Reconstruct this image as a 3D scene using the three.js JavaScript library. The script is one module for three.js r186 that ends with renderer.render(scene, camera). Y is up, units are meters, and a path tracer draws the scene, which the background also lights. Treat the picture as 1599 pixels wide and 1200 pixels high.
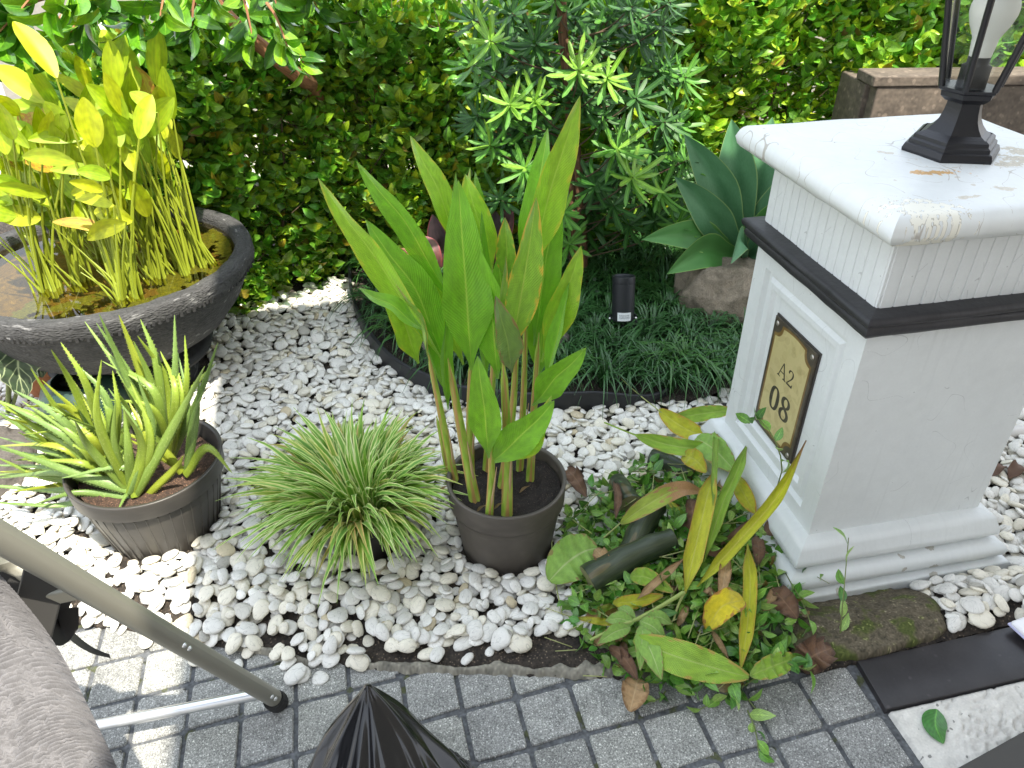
import * as THREE from 'three';
import { mergeGeometries, mergeVertices, toCreasedNormals } from 'three/addons/utils/BufferGeometryUtils.js';
import { RoundedBoxGeometry } from 'three/addons/geometries/RoundedBoxGeometry.js';
import { createNoise3D, createNoise4D } from 'simplex-noise';

// ---------- camera, sky, sun, exposure ----------
const scene = new THREE.Scene();
const camera = new THREE.PerspectiveCamera(53.02, 4 / 3, 0.02, 80);
camera.position.set(0, 1.35, 0);
camera.rotation.set(-34 * Math.PI / 180, 0, 0);
const renderer = new THREE.WebGLRenderer({ antialias: true });
renderer.toneMapping = THREE.LinearToneMapping;
renderer.toneMappingExposure = 2.12;
renderer.shadowMap.enabled = true;
const SUN = new THREE.Vector3(0.27, 0.88, 0.36).normalize();
{
  const W = 256, H = 128, d = new Float32Array(W * H * 4);
  for (let r = 0; r < H; r++) for (let c = 0; c < W; c++) {
    const el = ((r + 0.5) / H - 0.5) * Math.PI, az = ((c + 0.5) / W - 0.5) * 2 * Math.PI;
    const x = Math.cos(az) * Math.cos(el), y = Math.sin(el), z = Math.sin(az) * Math.cos(el);
    const cs = x * SUN.x + y * SUN.y + z * SUN.z, up = Math.max(0, y), k = Math.pow(1 - up, 2.2);
    const glow = 0.5 * Math.pow(Math.max(0, cs), 10);
    const o = (r * W + c) * 4;
    d[o] = 0.80 + 0.22 * k + glow; d[o + 1] = 0.90 + 0.14 * k + glow; d[o + 2] = 1.06 + 0.02 * k + glow * 0.92; d[o + 3] = 1;
    if (y < 0) { d[o] = 0.42; d[o + 1] = 0.42; d[o + 2] = 0.40; }
  }
  const t = new THREE.DataTexture(d, W, H, THREE.RGBAFormat, THREE.FloatType);
  t.mapping = THREE.EquirectangularReflectionMapping; t.magFilter = THREE.LinearFilter; t.needsUpdate = true;
  scene.background = t; scene.environment = t;
}
const sun = new THREE.DirectionalLight(new THREE.Color(1, 0.94, 0.82), 4.8);
sun.name = 'sun';
sun.position.copy(SUN).multiplyScalar(12); sun.target.position.set(0, 0, -1.8);
sun.position.add(sun.target.position);
sun.castShadow = true; sun.shadow.mapSize.set(4096, 4096);
Object.assign(sun.shadow.camera, { left: -5, right: 5, top: 5, bottom: -5, near: 0.5, far: 30 });
scene.add(sun, sun.target);

// ---------- helpers ----------
const V = (x, y, z) => new THREE.Vector3(x, y, z);
function rng(s) { return () => { s = (s + 0x6d2b79f5) | 0; let t = Math.imul(s ^ (s >>> 15), 1 | s); t = (t + Math.imul(t ^ (t >>> 7), 61 | t)) ^ t; return ((t ^ (t >>> 14)) >>> 0) / 4294967296; }; }
const R0 = rng(7), N3 = createNoise3D(rng(11)), N4 = createNoise4D(rng(13));
const rr = (R, a, b) => a + (b - a) * R();
const lerp = (a, b, t) => a + (b - a) * t, clamp = (x, a = 0, b = 1) => Math.min(b, Math.max(a, x)), sstep = (a, b, x) => { const t = clamp((x - a) / (b - a)); return t * t * (3 - 2 * t); };
// a place read off the photograph: the point at height h (or at distance z, or d along the view) on the sight line of (px, py)
const FL = 1203, CP = Math.cos(-34 * Math.PI / 180), SP = Math.sin(-34 * Math.PI / 180), EYE = V(0, 1.35, 0);
const ray = (px, py) => { const u = (px - 800) / FL, v = (600 - py) / FL; return V(u, v * CP + SP, v * SP - CP); };
const at = (px, py, h = 0) => { const d = ray(px, py); return EYE.clone().addScaledVector(d, (h - EYE.y) / d.y); };
const atz = (px, py, z) => { const d = ray(px, py); return EYE.clone().addScaledVector(d, z / d.z); };
const atd = (px, py, dist) => EYE.clone().addScaledVector(ray(px, py), dist);
const pxm = (p) => -((p.y - EYE.y) * -SP + (p.z - EYE.z) * CP) / FL;   // metres per photo pixel at p
// the paved apron rises gently to one side
const PV = { o: V(-0.4285, -0.0267, -0.9093), yaw: 0.2314, sx: 0.1057, sz: 0.109, ta: 0.08, tb: 0.012 };
const PC = Math.cos(PV.yaw), PS = Math.sin(PV.yaw);
const paveIJ = (x, z) => [((x - PV.o.x) * PC - (z - PV.o.z) * PS), ((x - PV.o.x) * PS + (z - PV.o.z) * PC)];
const paveY = (x, z) => { const [a, b] = paveIJ(x, z); return PV.o.y + PV.ta * a + PV.tb * b; };
const terr = (x, z) => paveY(clamp(x, -2, 2), Math.max(z, -1.8)) * sstep(-1.17, -0.98, z + 0.2 * Math.max(0, x - 0.65));
function onSurf(px, py, f, dh = 0) { let h = 0, p; for (let i = 0; i < 14; i++) { p = at(px, py, h); h = lerp(h, f(p.x, p.z) + dh, 0.8); } return p; }
const on = (px, py, dh = 0) => onSurf(px, py, terr, dh);

const used = new Map();
function numbered(n) { const k = used.get(n) || 0; used.set(n, k + 1); return k ? n + '_' + String(k).padStart(3, '0') : n; }
function mesh(name, geo, mat, parent) {
  const m = new THREE.Mesh(geo, mat); m.name = parent ? name : numbered(name); m.castShadow = m.receiveShadow = true;
  (parent || scene).add(m); return m;
}
function tag(o, label, category, group, kind) { if (label) o.userData.label = label; if (category) o.userData.category = category; if (group) o.userData.group = group; if (kind) o.userData.kind = kind; return o; }
function thing(name, label, category, pos = V(0, 0, 0), group) { const g = new THREE.Group(); g.name = numbered(name); g.position.copy(pos); scene.add(g); return tag(g, label, category, group); }
function inst(name, geo, mat, mats, cols, parent) {
  const m = new THREE.InstancedMesh(geo, mat, mats.length); m.name = parent ? name : numbered(name); m.castShadow = m.receiveShadow = true;
  mats.forEach((x, i) => m.setMatrixAt(i, x)); if (cols) cols.forEach((c, i) => m.setColorAt(i, c));
  m.userData.kind = 'stuff'; (parent || scene).add(m); return m;
}
const M4 = (p, q, s) => new THREE.Matrix4().compose(p, q, typeof s === 'number' ? V(s, s, s) : s);
const lin = (r, g, b) => new THREE.Color().setRGB(r, g, b);
const hex = (h) => new THREE.Color(h);
// textures: fn(u, v) gives sRGB 0..255
function tex(w, h, fn, rep = true, data = false) {
  const d = new Uint8Array(w * h * 4);
  for (let y = 0; y < h; y++) for (let x = 0; x < w; x++) { const c = fn((x + 0.5) / w, (y + 0.5) / h), o = (y * w + x) * 4; const a = Array.isArray(c) ? c : [c, c, c]; for (let k = 0; k < 3; k++) d[o + k] = clamp(a[k], 0, 255); d[o + 3] = 255; }
  const t = new THREE.DataTexture(d, w, h); t.magFilter = t.minFilter = THREE.LinearFilter;
  if (rep) t.wrapS = t.wrapT = THREE.RepeatWrapping; if (!data) t.colorSpace = THREE.SRGBColorSpace; t.needsUpdate = true; return t;
}
const TAU = Math.PI * 2;
const tn = (u, v, f, s = 0) => { const r = f / TAU; return N4(Math.cos(u * TAU) * r + s, Math.sin(u * TAU) * r, Math.cos(v * TAU) * r, Math.sin(v * TAU) * r + s * 1.7); };   // seamless noise
const std = (o) => new THREE.MeshStandardMaterial({ side: THREE.DoubleSide, ...o });
const leafMat = (o) => new THREE.MeshPhysicalMaterial({ side: THREE.DoubleSide, roughness: 0.62, transmission: 0.34, thickness: 0, ...o });

// a leaf blade along a path of points; prof(t) is the half width, fold lifts both halves
function blade(path, o = {}) {
  const n = o.n || 12, m = o.m || 4, w = o.w || 0.02, prof = o.prof || ((t) => Math.sin(Math.PI * Math.pow(t, 0.8))), fold = o.fold ?? 0.25;
  const cv = new THREE.CatmullRomCurve3(path, false, 'centripetal'), pos = [], uv = [], idx = [];
  let side = (o.side || V(1, 0, 0)).clone();
  for (let i = 0; i <= n; i++) {
    const t = i / n, p = cv.getPoint(t), T = cv.getTangent(t);
    side.addScaledVector(T, -side.dot(T)).normalize();
    const s = side.clone(); if (o.twist) s.applyAxisAngle(T, o.twist * t + (o.roll || 0)); else if (o.roll) s.applyAxisAngle(T, o.roll);
    const N = V().crossVectors(s, T).normalize(), hw = Math.max(0.0004, w * prof(t));
    for (let j = 0; j <= m; j++) {
      const u = j / m * 2 - 1, a = Math.abs(u);
      const f = typeof fold === 'function' ? fold(t) : fold;
      let q = p.clone();
      if (o.curl) { const A = o.curl * (typeof o.curl === 'number' ? 1 : 1) * u, rad = 1 / o.curl; q.addScaledVector(s, hw * rad * Math.sin(A)).addScaledVector(N, hw * rad * (1 - Math.cos(A))); }
      else q.addScaledVector(s, u * hw * Math.cos(f)).addScaledVector(N, a * hw * Math.sin(f));
      if (o.wave) q.addScaledVector(N, o.wave * hw * a * Math.sin(t * (o.wf || 14) + (u > 0 ? 1.9 : 0) + (o.ph || 0)) * Math.sin(Math.PI * t));
      pos.push(q.x, q.y, q.z); uv.push(j / m, t);
    }
  }
  for (let i = 0; i < n; i++) for (let j = 0; j < m; j++) { const a = i * (m + 1) + j, b = a + m + 1; idx.push(a, a + 1, b, a + 1, b + 1, b); }
  const g = new THREE.BufferGeometry(); g.setAttribute('position', new THREE.Float32BufferAttribute(pos, 3)); g.setAttribute('uv', new THREE.Float32BufferAttribute(uv, 2)); g.setIndex(idx); g.computeVertexNormals(); return g;
}
// a tapering tube through points with radii; seg sides
function limb(path, r, seg = 7, n = 10, cap = true) {
  const cv = new THREE.CatmullRomCurve3(path, false, 'centripetal'), pos = [], uv = [], idx = []; const rf = typeof r === 'function' ? r : (t) => lerp(r[0], r[1], t);
  let side = Math.abs(cv.getTangent(0).x) > 0.9 ? V(0, 0, 1) : V(1, 0, 0), len = cv.getLength();
  for (let i = 0; i <= n; i++) {
    const t = i / n, p = cv.getPoint(t), T = cv.getTangent(t); side.addScaledVector(T, -side.dot(T)).normalize(); const B = V().crossVectors(T, side);
    for (let j = 0; j <= seg; j++) { const a = j / seg * TAU, q = p.clone().addScaledVector(side, Math.cos(a) * rf(t)).addScaledVector(B, Math.sin(a) * rf(t)); pos.push(q.x, q.y, q.z); uv.push(j / seg, t * len); }
  }
  for (let i = 0; i < n; i++) for (let j = 0; j < seg; j++) { const a = i * (seg + 1) + j, b = a + seg + 1; idx.push(a, b, a + 1, a + 1, b, b + 1); }
  if (cap) for (const e of [0, n]) { const c = pos.length / 3, p = cv.getPoint(e / n); pos.push(p.x, p.y, p.z); uv.push(0.5, e / n * len); for (let j = 0; j < seg; j++) { const a = e * (seg + 1) + j; e ? idx.push(c, a, a + 1) : idx.push(c, a + 1, a); } }
  const g = new THREE.BufferGeometry(); g.setAttribute('position', new THREE.Float32BufferAttribute(pos, 3)); g.setAttribute('uv', new THREE.Float32BufferAttribute(uv, 2)); g.setIndex(idx); g.computeVertexNormals(); return g;
}
const lathe = (pts, seg = 48) => new THREE.LatheGeometry(pts.map(([x, y]) => new THREE.Vector2(x, y)), seg);
function uvScale(g, su, sv, ou = 0, ov = 0) { const a = g.attributes.uv; for (let i = 0; i < a.count; i++) a.setXY(i, a.getX(i) * su + ou, a.getY(i) * sv + ov); return g; }
// uv in metres from the dominant axis of each vertex normal
function boxUV(g, s = 1, ox = 0, oy = 0) {
  const p = g.attributes.position, n = g.attributes.normal, uv = new Float32Array(p.count * 2);
  for (let i = 0; i < p.count; i++) { const ax = Math.abs(n.getX(i)), ay = Math.abs(n.getY(i)), az = Math.abs(n.getZ(i)); let u, v; if (ay >= ax && ay >= az) { u = p.getX(i); v = p.getZ(i); } else if (ax >= az) { u = p.getZ(i); v = p.getY(i); } else { u = p.getX(i); v = p.getY(i); } uv[2 * i] = u * s + ox; uv[2 * i + 1] = v * s + oy; }
  g.setAttribute('uv', new THREE.BufferAttribute(uv, 2)); return g;
}
const qDir = (d, up = V(0, 1, 0)) => new THREE.Quaternion().setFromUnitVectors(up, d.clone().normalize());
// ---------- the setting: ground, paved apron, beds ----------
const tSpeck = tex(512, 512, (u, v) => {
  const a = tn(u, v, 95, 1), b = tn(u, v, 60, 5), c = tn(u, v, 5, 9), d = tn(u, v, 24, 3);
  let k = 142 + a * 46 + b * 36 + c * 15 + d * 11; if (a + b > 0.85) k += 38; if (a - b < -0.95) k -= 42;
  return [k * 0.985, k * 0.985, k * 0.96];
});
const bSpeck = tex(256, 256, (u, v) => 128 + 70 * tn(u, v, 46, 1) + 40 * tn(u, v, 20, 2), true, true);
const tSoil = tex(512, 512, (u, v) => { const a = tn(u, v, 70, 2), b = tn(u, v, 24, 4), c = tn(u, v, 7, 6); let k = 44 + a * 20 + b * 13 + c * 10; if (a > 0.62) k += 46; return [k * 1.12, k * 0.98, k * 0.84]; });
const bSoil = tex(256, 256, (u, v) => 128 + 60 * tn(u, v, 40, 2) + 55 * tn(u, v, 14, 3), true, true);
const tConc = tex(512, 512, (u, v) => { const a = tn(u, v, 60, 3), b = tn(u, v, 14, 1), c = tn(u, v, 4, 8); const k = 178 + a * 9 + b * 9 + c * 10; return [k, k * 0.985, k * 0.95]; });
const mSoil = std({ map: tSoil, roughness: 0.95, bumpMap: bSoil, bumpScale: 0.006 });
const mConc = std({ map: tConc, roughness: 0.9 });
{
  const g = new THREE.PlaneGeometry(60, 60); g.rotateX(-Math.PI / 2); uvScale(g, 40, 40);
  const m = mesh('ground', g, std({ map: tConc, color: lin(0.88, 0.84, 0.8), roughness: 0.95 })); m.position.y = -0.19; tag(m, 'pale concrete yard beyond the garden', null, null, 'structure');
}
// paving: bed of joints with separate square stones
const paving = new THREE.Group(); paving.name = numbered('paving'); scene.add(paving); tag(paving, 'apron of small square grey stone tiles with recessed dark joints', null, null, 'structure');
const pvP = (i, j, dy = 0) => V(PV.o.x + i * PV.sx * PC + j * PV.sz * PS, PV.o.y + i * PV.sx * PV.ta + j * PV.sz * PV.tb + dy, PV.o.z - i * PV.sx * PS + j * PV.sz * PC);
// garden bed of dark soil, its worn front rim on the paving
const KERB = [[-40, 880], [40, 918], [100, 945], [180, 958], [260, 985], [330, 1003], [400, 1015], [470, 1036], [540, 1040], [620, 1046], [700, 1049], [800, 1052], [900, 1056], [980, 1060], [1060, 1060], [1150, 1052], [1230, 1046], [1270, 1052], [1340, 1036]].map(([x, y]) => on(x, y));
{ const a = on(1340, 1032), b = on(1620, 969), d = b.clone().sub(a).setY(0).normalize(); KERB.push(b, b.clone().addScaledVector(d, 1.4)); } KERB.unshift(V(-3, 0, -0.95));
const kerbZ = (x) => { let i = 1; while (i < KERB.length - 1 && KERB[i].x < x) i++; const a = KERB[i - 1], b = KERB[i]; return lerp(a.z, b.z, clamp((x - a.x) / (b.x - a.x))); };
{
  const n = 120, pos = [], uv = [], idx = [];
  for (let k = 0; k <= n; k++) { const x = lerp(-2.2, 1.5, k / n); for (const z of [kerbZ(x) - 0.012, -0.6, 0.1]) { pos.push(x, paveY(x, z) - 0.0045, z); uv.push(x * 4, z * 4); } }
  for (let k = 0; k < n; k++) for (let r = 0; r < 2; r++) { const a = k * 3 + r; idx.push(a, a + 1, a + 3, a + 1, a + 4, a + 3); }
  const g = new THREE.BufferGeometry(); g.setAttribute('position', new THREE.Float32BufferAttribute(pos, 3)); g.setAttribute('uv', new THREE.Float32BufferAttribute(uv, 2)); g.setIndex(idx); g.computeVertexNormals();
  mesh('joint_mortar', g, std({ map: tex(256, 256, (u, v) => { const m = sstep(0.25, 0.6, tn(u, v, 7, 5) + 0.3 * tn(u, v, 40, 2)), k = 88 + 24 * tn(u, v, 30, 4) + 18 * tn(u, v, 9, 1); return [lerp(k * 0.98, k * 0.8, m), lerp(k, k * 0.84, m), lerp(k * 1.03, k * 0.55, m)]; }), roughness: 0.9 }), paving);
}
{
  // stone variants: slightly rounded corners and worn, chamfered rims
  const mats = [0, 1, 2, 3, 4, 5].map((k) => { const c = [1, 0.9, 1.1, 0.96, 0.84, 1.04][k]; return std({ map: tSpeck, color: lin(c, c, c * [1, 1.01, 0.98, 1, 0.99, 0.97][k]), roughness: 0.82, bumpMap: bSpeck, bumpScale: 0.0012 }); });
  const geos = []; const Rt = rng(31);
  for (let k = 0; k < 8; k++) {
    const hw = PV.sx / 2 - 0.0042, hd = PV.sz / 2 - 0.0042, rad = 0.007, ring = [], C = 4;
    for (let q = 0; q < 4; q++) for (let s = 0; s <= C; s++) { const a = (q + s / C) * Math.PI / 2, cx = [1, -1, -1, 1][q] * (hw - rad), cz = [1, 1, -1, -1][q] * (hd - rad); ring.push([cx + Math.cos(a) * rad + rr(Rt, -0.0007, 0.0007), cz + Math.sin(a) * rad + rr(Rt, -0.0007, 0.0007)]); }
    if (k % 3 !== 0) { const c = Math.floor(Rt() * ring.length), d = rr(Rt, 0.88, 0.95); for (const o of [-1, 0, 1]) { const q = ring[(c + o + ring.length) % ring.length]; q[0] *= d; q[1] *= d; } }   // a knocked-off corner
    const pos = [], uv = [], idx = [], L = ring.length, ou = Rt(), ov = Rt();
    for (const [dy, sc] of [[-0.02, 1], [-0.0025, 1], [0, 0.965]]) for (const [x, z] of ring) { pos.push(x * sc, dy, z * sc); uv.push(ou + x * sc * 3.2, ov + z * sc * 3.2); }
    pos.push(0, 0.0003, 0); uv.push(ou, ov);
    for (let r = 0; r < 2; r++) for (let i = 0; i < L; i++) { const a = r * L + i, b = r * L + (i + 1) % L; idx.push(a, a + L, b, b, a + L, b + L); }
    for (let i = 0; i < L; i++) idx.push(2 * L + i, 3 * L, 2 * L + (i + 1) % L);
    const g0 = new THREE.BufferGeometry(); g0.setAttribute('position', new THREE.Float32BufferAttribute(pos, 3)); g0.setAttribute('uv', new THREE.Float32BufferAttribute(uv, 2)); g0.setIndex(idx);
    geos.push(toCreasedNormals(g0, 0.35));
  }
  const ax = V(PC, PV.ta, -PS).normalize(), az0 = V(PS, PV.tb, PC).normalize(), ay = V().crossVectors(az0, ax).normalize(), q0 = new THREE.Quaternion().setFromRotationMatrix(new THREE.Matrix4().makeBasis(ax, ay, V().crossVectors(ax, ay)));
  const inConcrete = (i, j) => i >= 10;
  for (let i = -9; i < 10; i++) for (let j = -3; j < 6; j++) {
    const p = pvP(i + 0.5, j + 0.5); if (inConcrete(i, j)) continue;
    const [a, b] = [p.x, p.z]; if (b < kerbZ(a) - 0.045 || b > -0.35) continue;
    const m = mesh('tile', geos[Math.floor(Rt() * 8)], mats[Math.floor(Rt() * 6)], paving);
    m.position.copy(p).y += rr(Rt, -0.001, 0.0012); m.quaternion.copy(q0); m.rotateY(rr(Rt, -0.012, 0.012)); m.rotateX(rr(Rt, -0.006, 0.006)); m.rotateZ(rr(Rt, -0.006, 0.006));
  }
}
const soilY = (x, z) => lerp(paveY(x, z), terr(x, z), sstep(0, 0.14, kerbZ(x) - z));
const gardenBed = new THREE.Group(); gardenBed.name = numbered('garden_bed'); scene.add(gardenBed); tag(gardenBed, 'dark soil bed under the white pebbles', null, null, 'structure');
{
  const nx = 300, nz = 90, pos = [], uv = [], idx = [];
  for (let j = 0; j <= nz; j++) for (let i = 0; i <= nx; i++) {
    const x = lerp(-2.6, 2.6, i / nx), zk = kerbZ(x) + 0.006 * N3(x * 30, 0, 3) + 0.004 * N3(x * 90, 2, 3), t = Math.pow(j / nz, 2.2), z = lerp(zk, -3.9, t), back = zk - z;
    let y = soilY(x, z) + lerp(0.004, 0.010, sstep(0, 0.02, back)) + 0.004 * N3(x * 14, z * 14, 0) * sstep(0, 0.05, back);
    if (j === 0) y = paveY(x, z) - 0.006;
    pos.push(x, y, z); uv.push(x * 2.2, z * 2.2);
  }
  for (let j = 0; j < nz; j++) for (let i = 0; i < nx; i++) { const a = j * (nx + 1) + i, b = a + nx + 1; idx.push(a, a + 1, b, a + 1, b + 1, b); }
  const g = new THREE.BufferGeometry(); g.setAttribute('position', new THREE.Float32BufferAttribute(pos, 3)); g.setAttribute('uv', new THREE.Float32BufferAttribute(uv, 2)); g.setIndex(idx); g.computeVertexNormals();
  mesh('soil', g, mSoil, gardenBed);
}
// thin smear of pale mortar along the rim of the bed
{
  const tM = tex(256, 256, (u, v) => { const k = 128 + 26 * tn(u, v, 30, 2) + 26 * tn(u, v, 8, 5); return [k, k * 0.97, k * 0.88]; }), Rm = rng(5);
  const mk = (x0, x1, wide) => {
    const n = 60, pos = [], uv = [], idx = [];
    for (let i = 0; i <= n; i++) {
      const x = lerp(x0, x1, i / n), zk = kerbZ(x), e = Math.sin(Math.PI * i / n), f = zk + 0.007 + 0.003 * N3(x * 40, 1, 1), bk = zk - wide * (0.15 + e) * (0.7 + 0.5 * N3(x * 22, 5, 1)) - 0.003;
      for (let k = 0; k <= 4; k++) { const z = lerp(f, bk, k / 4); pos.push(x, Math.max(paveY(x, z), terr(x, z)) + [-0.003, 0.009, 0.0125, 0.0125, 0.004][k] + 0.0022 * N3(x * 60, z * 60, 4), z); uv.push(x * 4, z * 4); }
    }
    for (let i = 0; i < n; i++) for (let k = 0; k < 4; k++) { const a = i * 5 + k, b = a + 5; idx.push(a, b, a + 1, a + 1, b, b + 1); }
    const g = new THREE.BufferGeometry(); g.setAttribute('position', new THREE.Float32BufferAttribute(pos, 3)); g.setAttribute('uv', new THREE.Float32BufferAttribute(uv, 2)); g.setIndex(idx); g.computeVertexNormals();
    mesh('mortar_smear', g, std({ map: tM, roughness: 0.95 }), gardenBed);
  };
  mk(-0.33, -0.1, 0.012); mk(-0.1, 0.05, 0.02); mk(0.04, 0.29, 0.03); mk(-0.6, -0.42, 0.012);
}
// glossy black threshold strip and the rough white concrete beside the tiles
{
  const c = [on(1340, 1038), on(1383, 1112), on(1620, 1058), on(1620, 975)], far = c[3].clone().sub(c[0]).normalize();
  const A = c[0], B = c[1], C2 = c[2].clone().addScaledVector(far, 0.6), D = c[3].clone().addScaledVector(far, 0.6);
  const sh = new THREE.Shape([A, B, C2, D].map((p) => new THREE.Vector2(p.x, -p.z)));
  const g = new THREE.ExtrudeGeometry(sh, { depth: 0.016, bevelEnabled: true, bevelSize: 0.0015, bevelThickness: 0.0015, bevelSegments: 2 }); g.rotateX(-Math.PI / 2);
  const p = g.attributes.position; for (let i = 0; i < p.count; i++) p.setY(i, p.getY(i) + paveY(p.getX(i), p.getZ(i)) - 0.008); g.computeVertexNormals(); boxUV(g, 3);
  const tB = tex(512, 512, (u, v) => { const c = tn(u, v, 6, 4), a = tn(u, v, 40, 1), s = tn(u, v, 14, 7); let k = 44 + c * 6 + a * 3; if (s > 0.72) k += 26 * (s - 0.72) / 0.28; return [k * 1.03, k * 0.97, k]; });
  const m = mesh('threshold_strip', toCreasedNormals(g, 0.5), std({ map: tB, roughness: 0.34 })); tag(m, 'dusty black ceramic strip beside the mossy kerb stone', 'tile strip');
}
{
  const nx = 180, nz = 150, pos = [], uv = [], idx = [], A = pvP(10.02, 3.02), a = on(1385, 1113), e1 = on(1620, 1058).sub(a).normalize(), e2 = pvP(10.02, 7).sub(a).normalize();
  const crackAt = (s, t) => { const x = s * 26, y = t * 26; return Math.abs(N3(x, y, 9.5)); };
  for (let j = 0; j <= nz; j++) for (let i = 0; i <= nx; i++) {
    const s = i / nx * 0.75, t = j / nz * 0.6, p = a.clone().addScaledVector(e1, s).addScaledVector(e2, t);
    const lump = sstep(0.03, 0.14, s) * sstep(0.02, 0.07, t);
    const cr = crackAt(s, t) < 0.06 && s > 0.10 && s < 0.3 && t < 0.1 ? -0.005 : 0;
    p.y = paveY(p.x, p.z) + 0.005 + lump * (0.007 * Math.abs(N3(s * 45, t * 45, 2)) + 0.005 * N3(s * 100, t * 100, 5)) + cr + 0.001 * N3(s * 200, t * 200, 7);
    if (i === 0 || j === 0) p.y -= 0.02;
    pos.push(p.x, p.y, p.z); uv.push(s * 3, t * 3);
  }
  for (let j = 0; j < nz; j++) for (let i = 0; i < nx; i++) { const q = j * (nx + 1) + i, b = q + nx + 1; idx.push(q, b, q + 1, q + 1, b, b + 1); }
  const g = new THREE.BufferGeometry(); g.setAttribute('position', new THREE.Float32BufferAttribute(pos, 3)); g.setAttribute('uv', new THREE.Float32BufferAttribute(uv, 2)); g.setIndex(idx); g.computeVertexNormals();
  const tW = tex(512, 512, (u, v) => { const a = tn(u, v, 60, 4), b = tn(u, v, 12, 2), c = tn(u, v, 22, 8); let k = 205 + a * 10 + b * 12; if (c > 0.66 && b > 0.1) k -= 75; return [k, k * 0.985, k * 0.95]; });
  const m = mesh('concrete_slab', g, std({ map: tW, roughness: 0.9 })); tag(m, 'rough lumpy white concrete slab next to the black strip', null, null, 'structure');
}
// ---------- white pebbles ----------
const pebbleBed = new THREE.Group(); pebbleBed.name = numbered('pebble_bed'); scene.add(pebbleBed); tag(pebbleBed, 'bed of smooth white pebbles around the pots', null, null, 'structure');
const inPoly = (x, z, P) => { let c = false; for (let i = 0, j = P.length - 1; i < P.length; j = i++) if ((P[i].z > z) !== (P[j].z > z) && x < (P[j].x - P[i].x) * (z - P[i].z) / (P[j].z - P[i].z) + P[i].x) c = !c; return c; };
const EDGE = [[600, 320], [556, 380], [549, 430], [553, 480], [572, 532], [606, 578], [648, 606], [700, 628], [780, 642], [860, 646], [940, 640], [1010, 636]].map(([x, y]) => at(x, y, 0.02));
const BED = [...EDGE, at(1090, 640), at(1150, 615), V(0.95, 0, -2.2), V(1.2, 0, -3.2), V(-0.7, 0, -3.2)];
const HEDGE_Z = [[-2.2, -2.3], [-1.3, -2.36], [-1.0, -2.44], [-0.8, -2.6], [-0.55, -2.76], [0, -2.86], [0.4, -2.93], [2.5, -3.02]];
const hedgeZ = (x) => { let i = 1; while (i < HEDGE_Z.length - 1 && HEDGE_Z[i][0] < x) i++; const a = HEDGE_Z[i - 1], b = HEDGE_Z[i]; return lerp(a[1], b[1], clamp((x - a[0]) / (b[0] - a[0]))); };
const PILLAR = { c: V(0.785, 0, -1.415), yaw: 12 * Math.PI / 180 };
const pil = (x, y, z) => V(x, y, z).applyAxisAngle(V(0, 1, 0), PILLAR.yaw).add(PILLAR.c);
const POTS = [];   // [x, z, radius at the ground]
// places of the pots, needed before the pebbles are laid
const TURM = { p: on(792, 850), R: 0.134, r: 0.104, h: 0.212 };
const SPID = { p: on(580, 846), R: 0.098, r: 0.078, h: 0.135 };
const ALOE = { p: on(262, 822), R: 0.17, r: 0.122, h: 0.216 };
const BOWL = { p: V(-1.165, 0, -2.02), R: 0.405, h: 0.43 };
POTS.push([TURM.p.x, TURM.p.z, TURM.r], [SPID.p.x, SPID.p.z, SPID.r], [ALOE.p.x, ALOE.p.z, ALOE.r], [BOWL.p.x, BOWL.p.z, 0.2]);
const SLAB = [[1236, 1040], [1226, 985], [1262, 950], [1330, 935], [1420, 928], [1462, 952], [1476, 990], [1462, 1002], [1350, 1034]].map(([x, y]) => on(x, y));
const tPeb = tex(256, 256, (u, v) => { const a = tn(u, v, 9, 2), b = tn(u, v, 30, 6), c = tn(u, v, 60, 3); let k = 243 + 7 * a + 5 * b + 4 * c; const vein = Math.abs(tn(u, v, 5, 12)); if (vein < 0.035) k -= 26; if (b > 0.74) k -= 34; return [k, k * 0.99, k * 0.968]; });
const mPeb = std({ map: tPeb, roughness: 0.55 });
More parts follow.
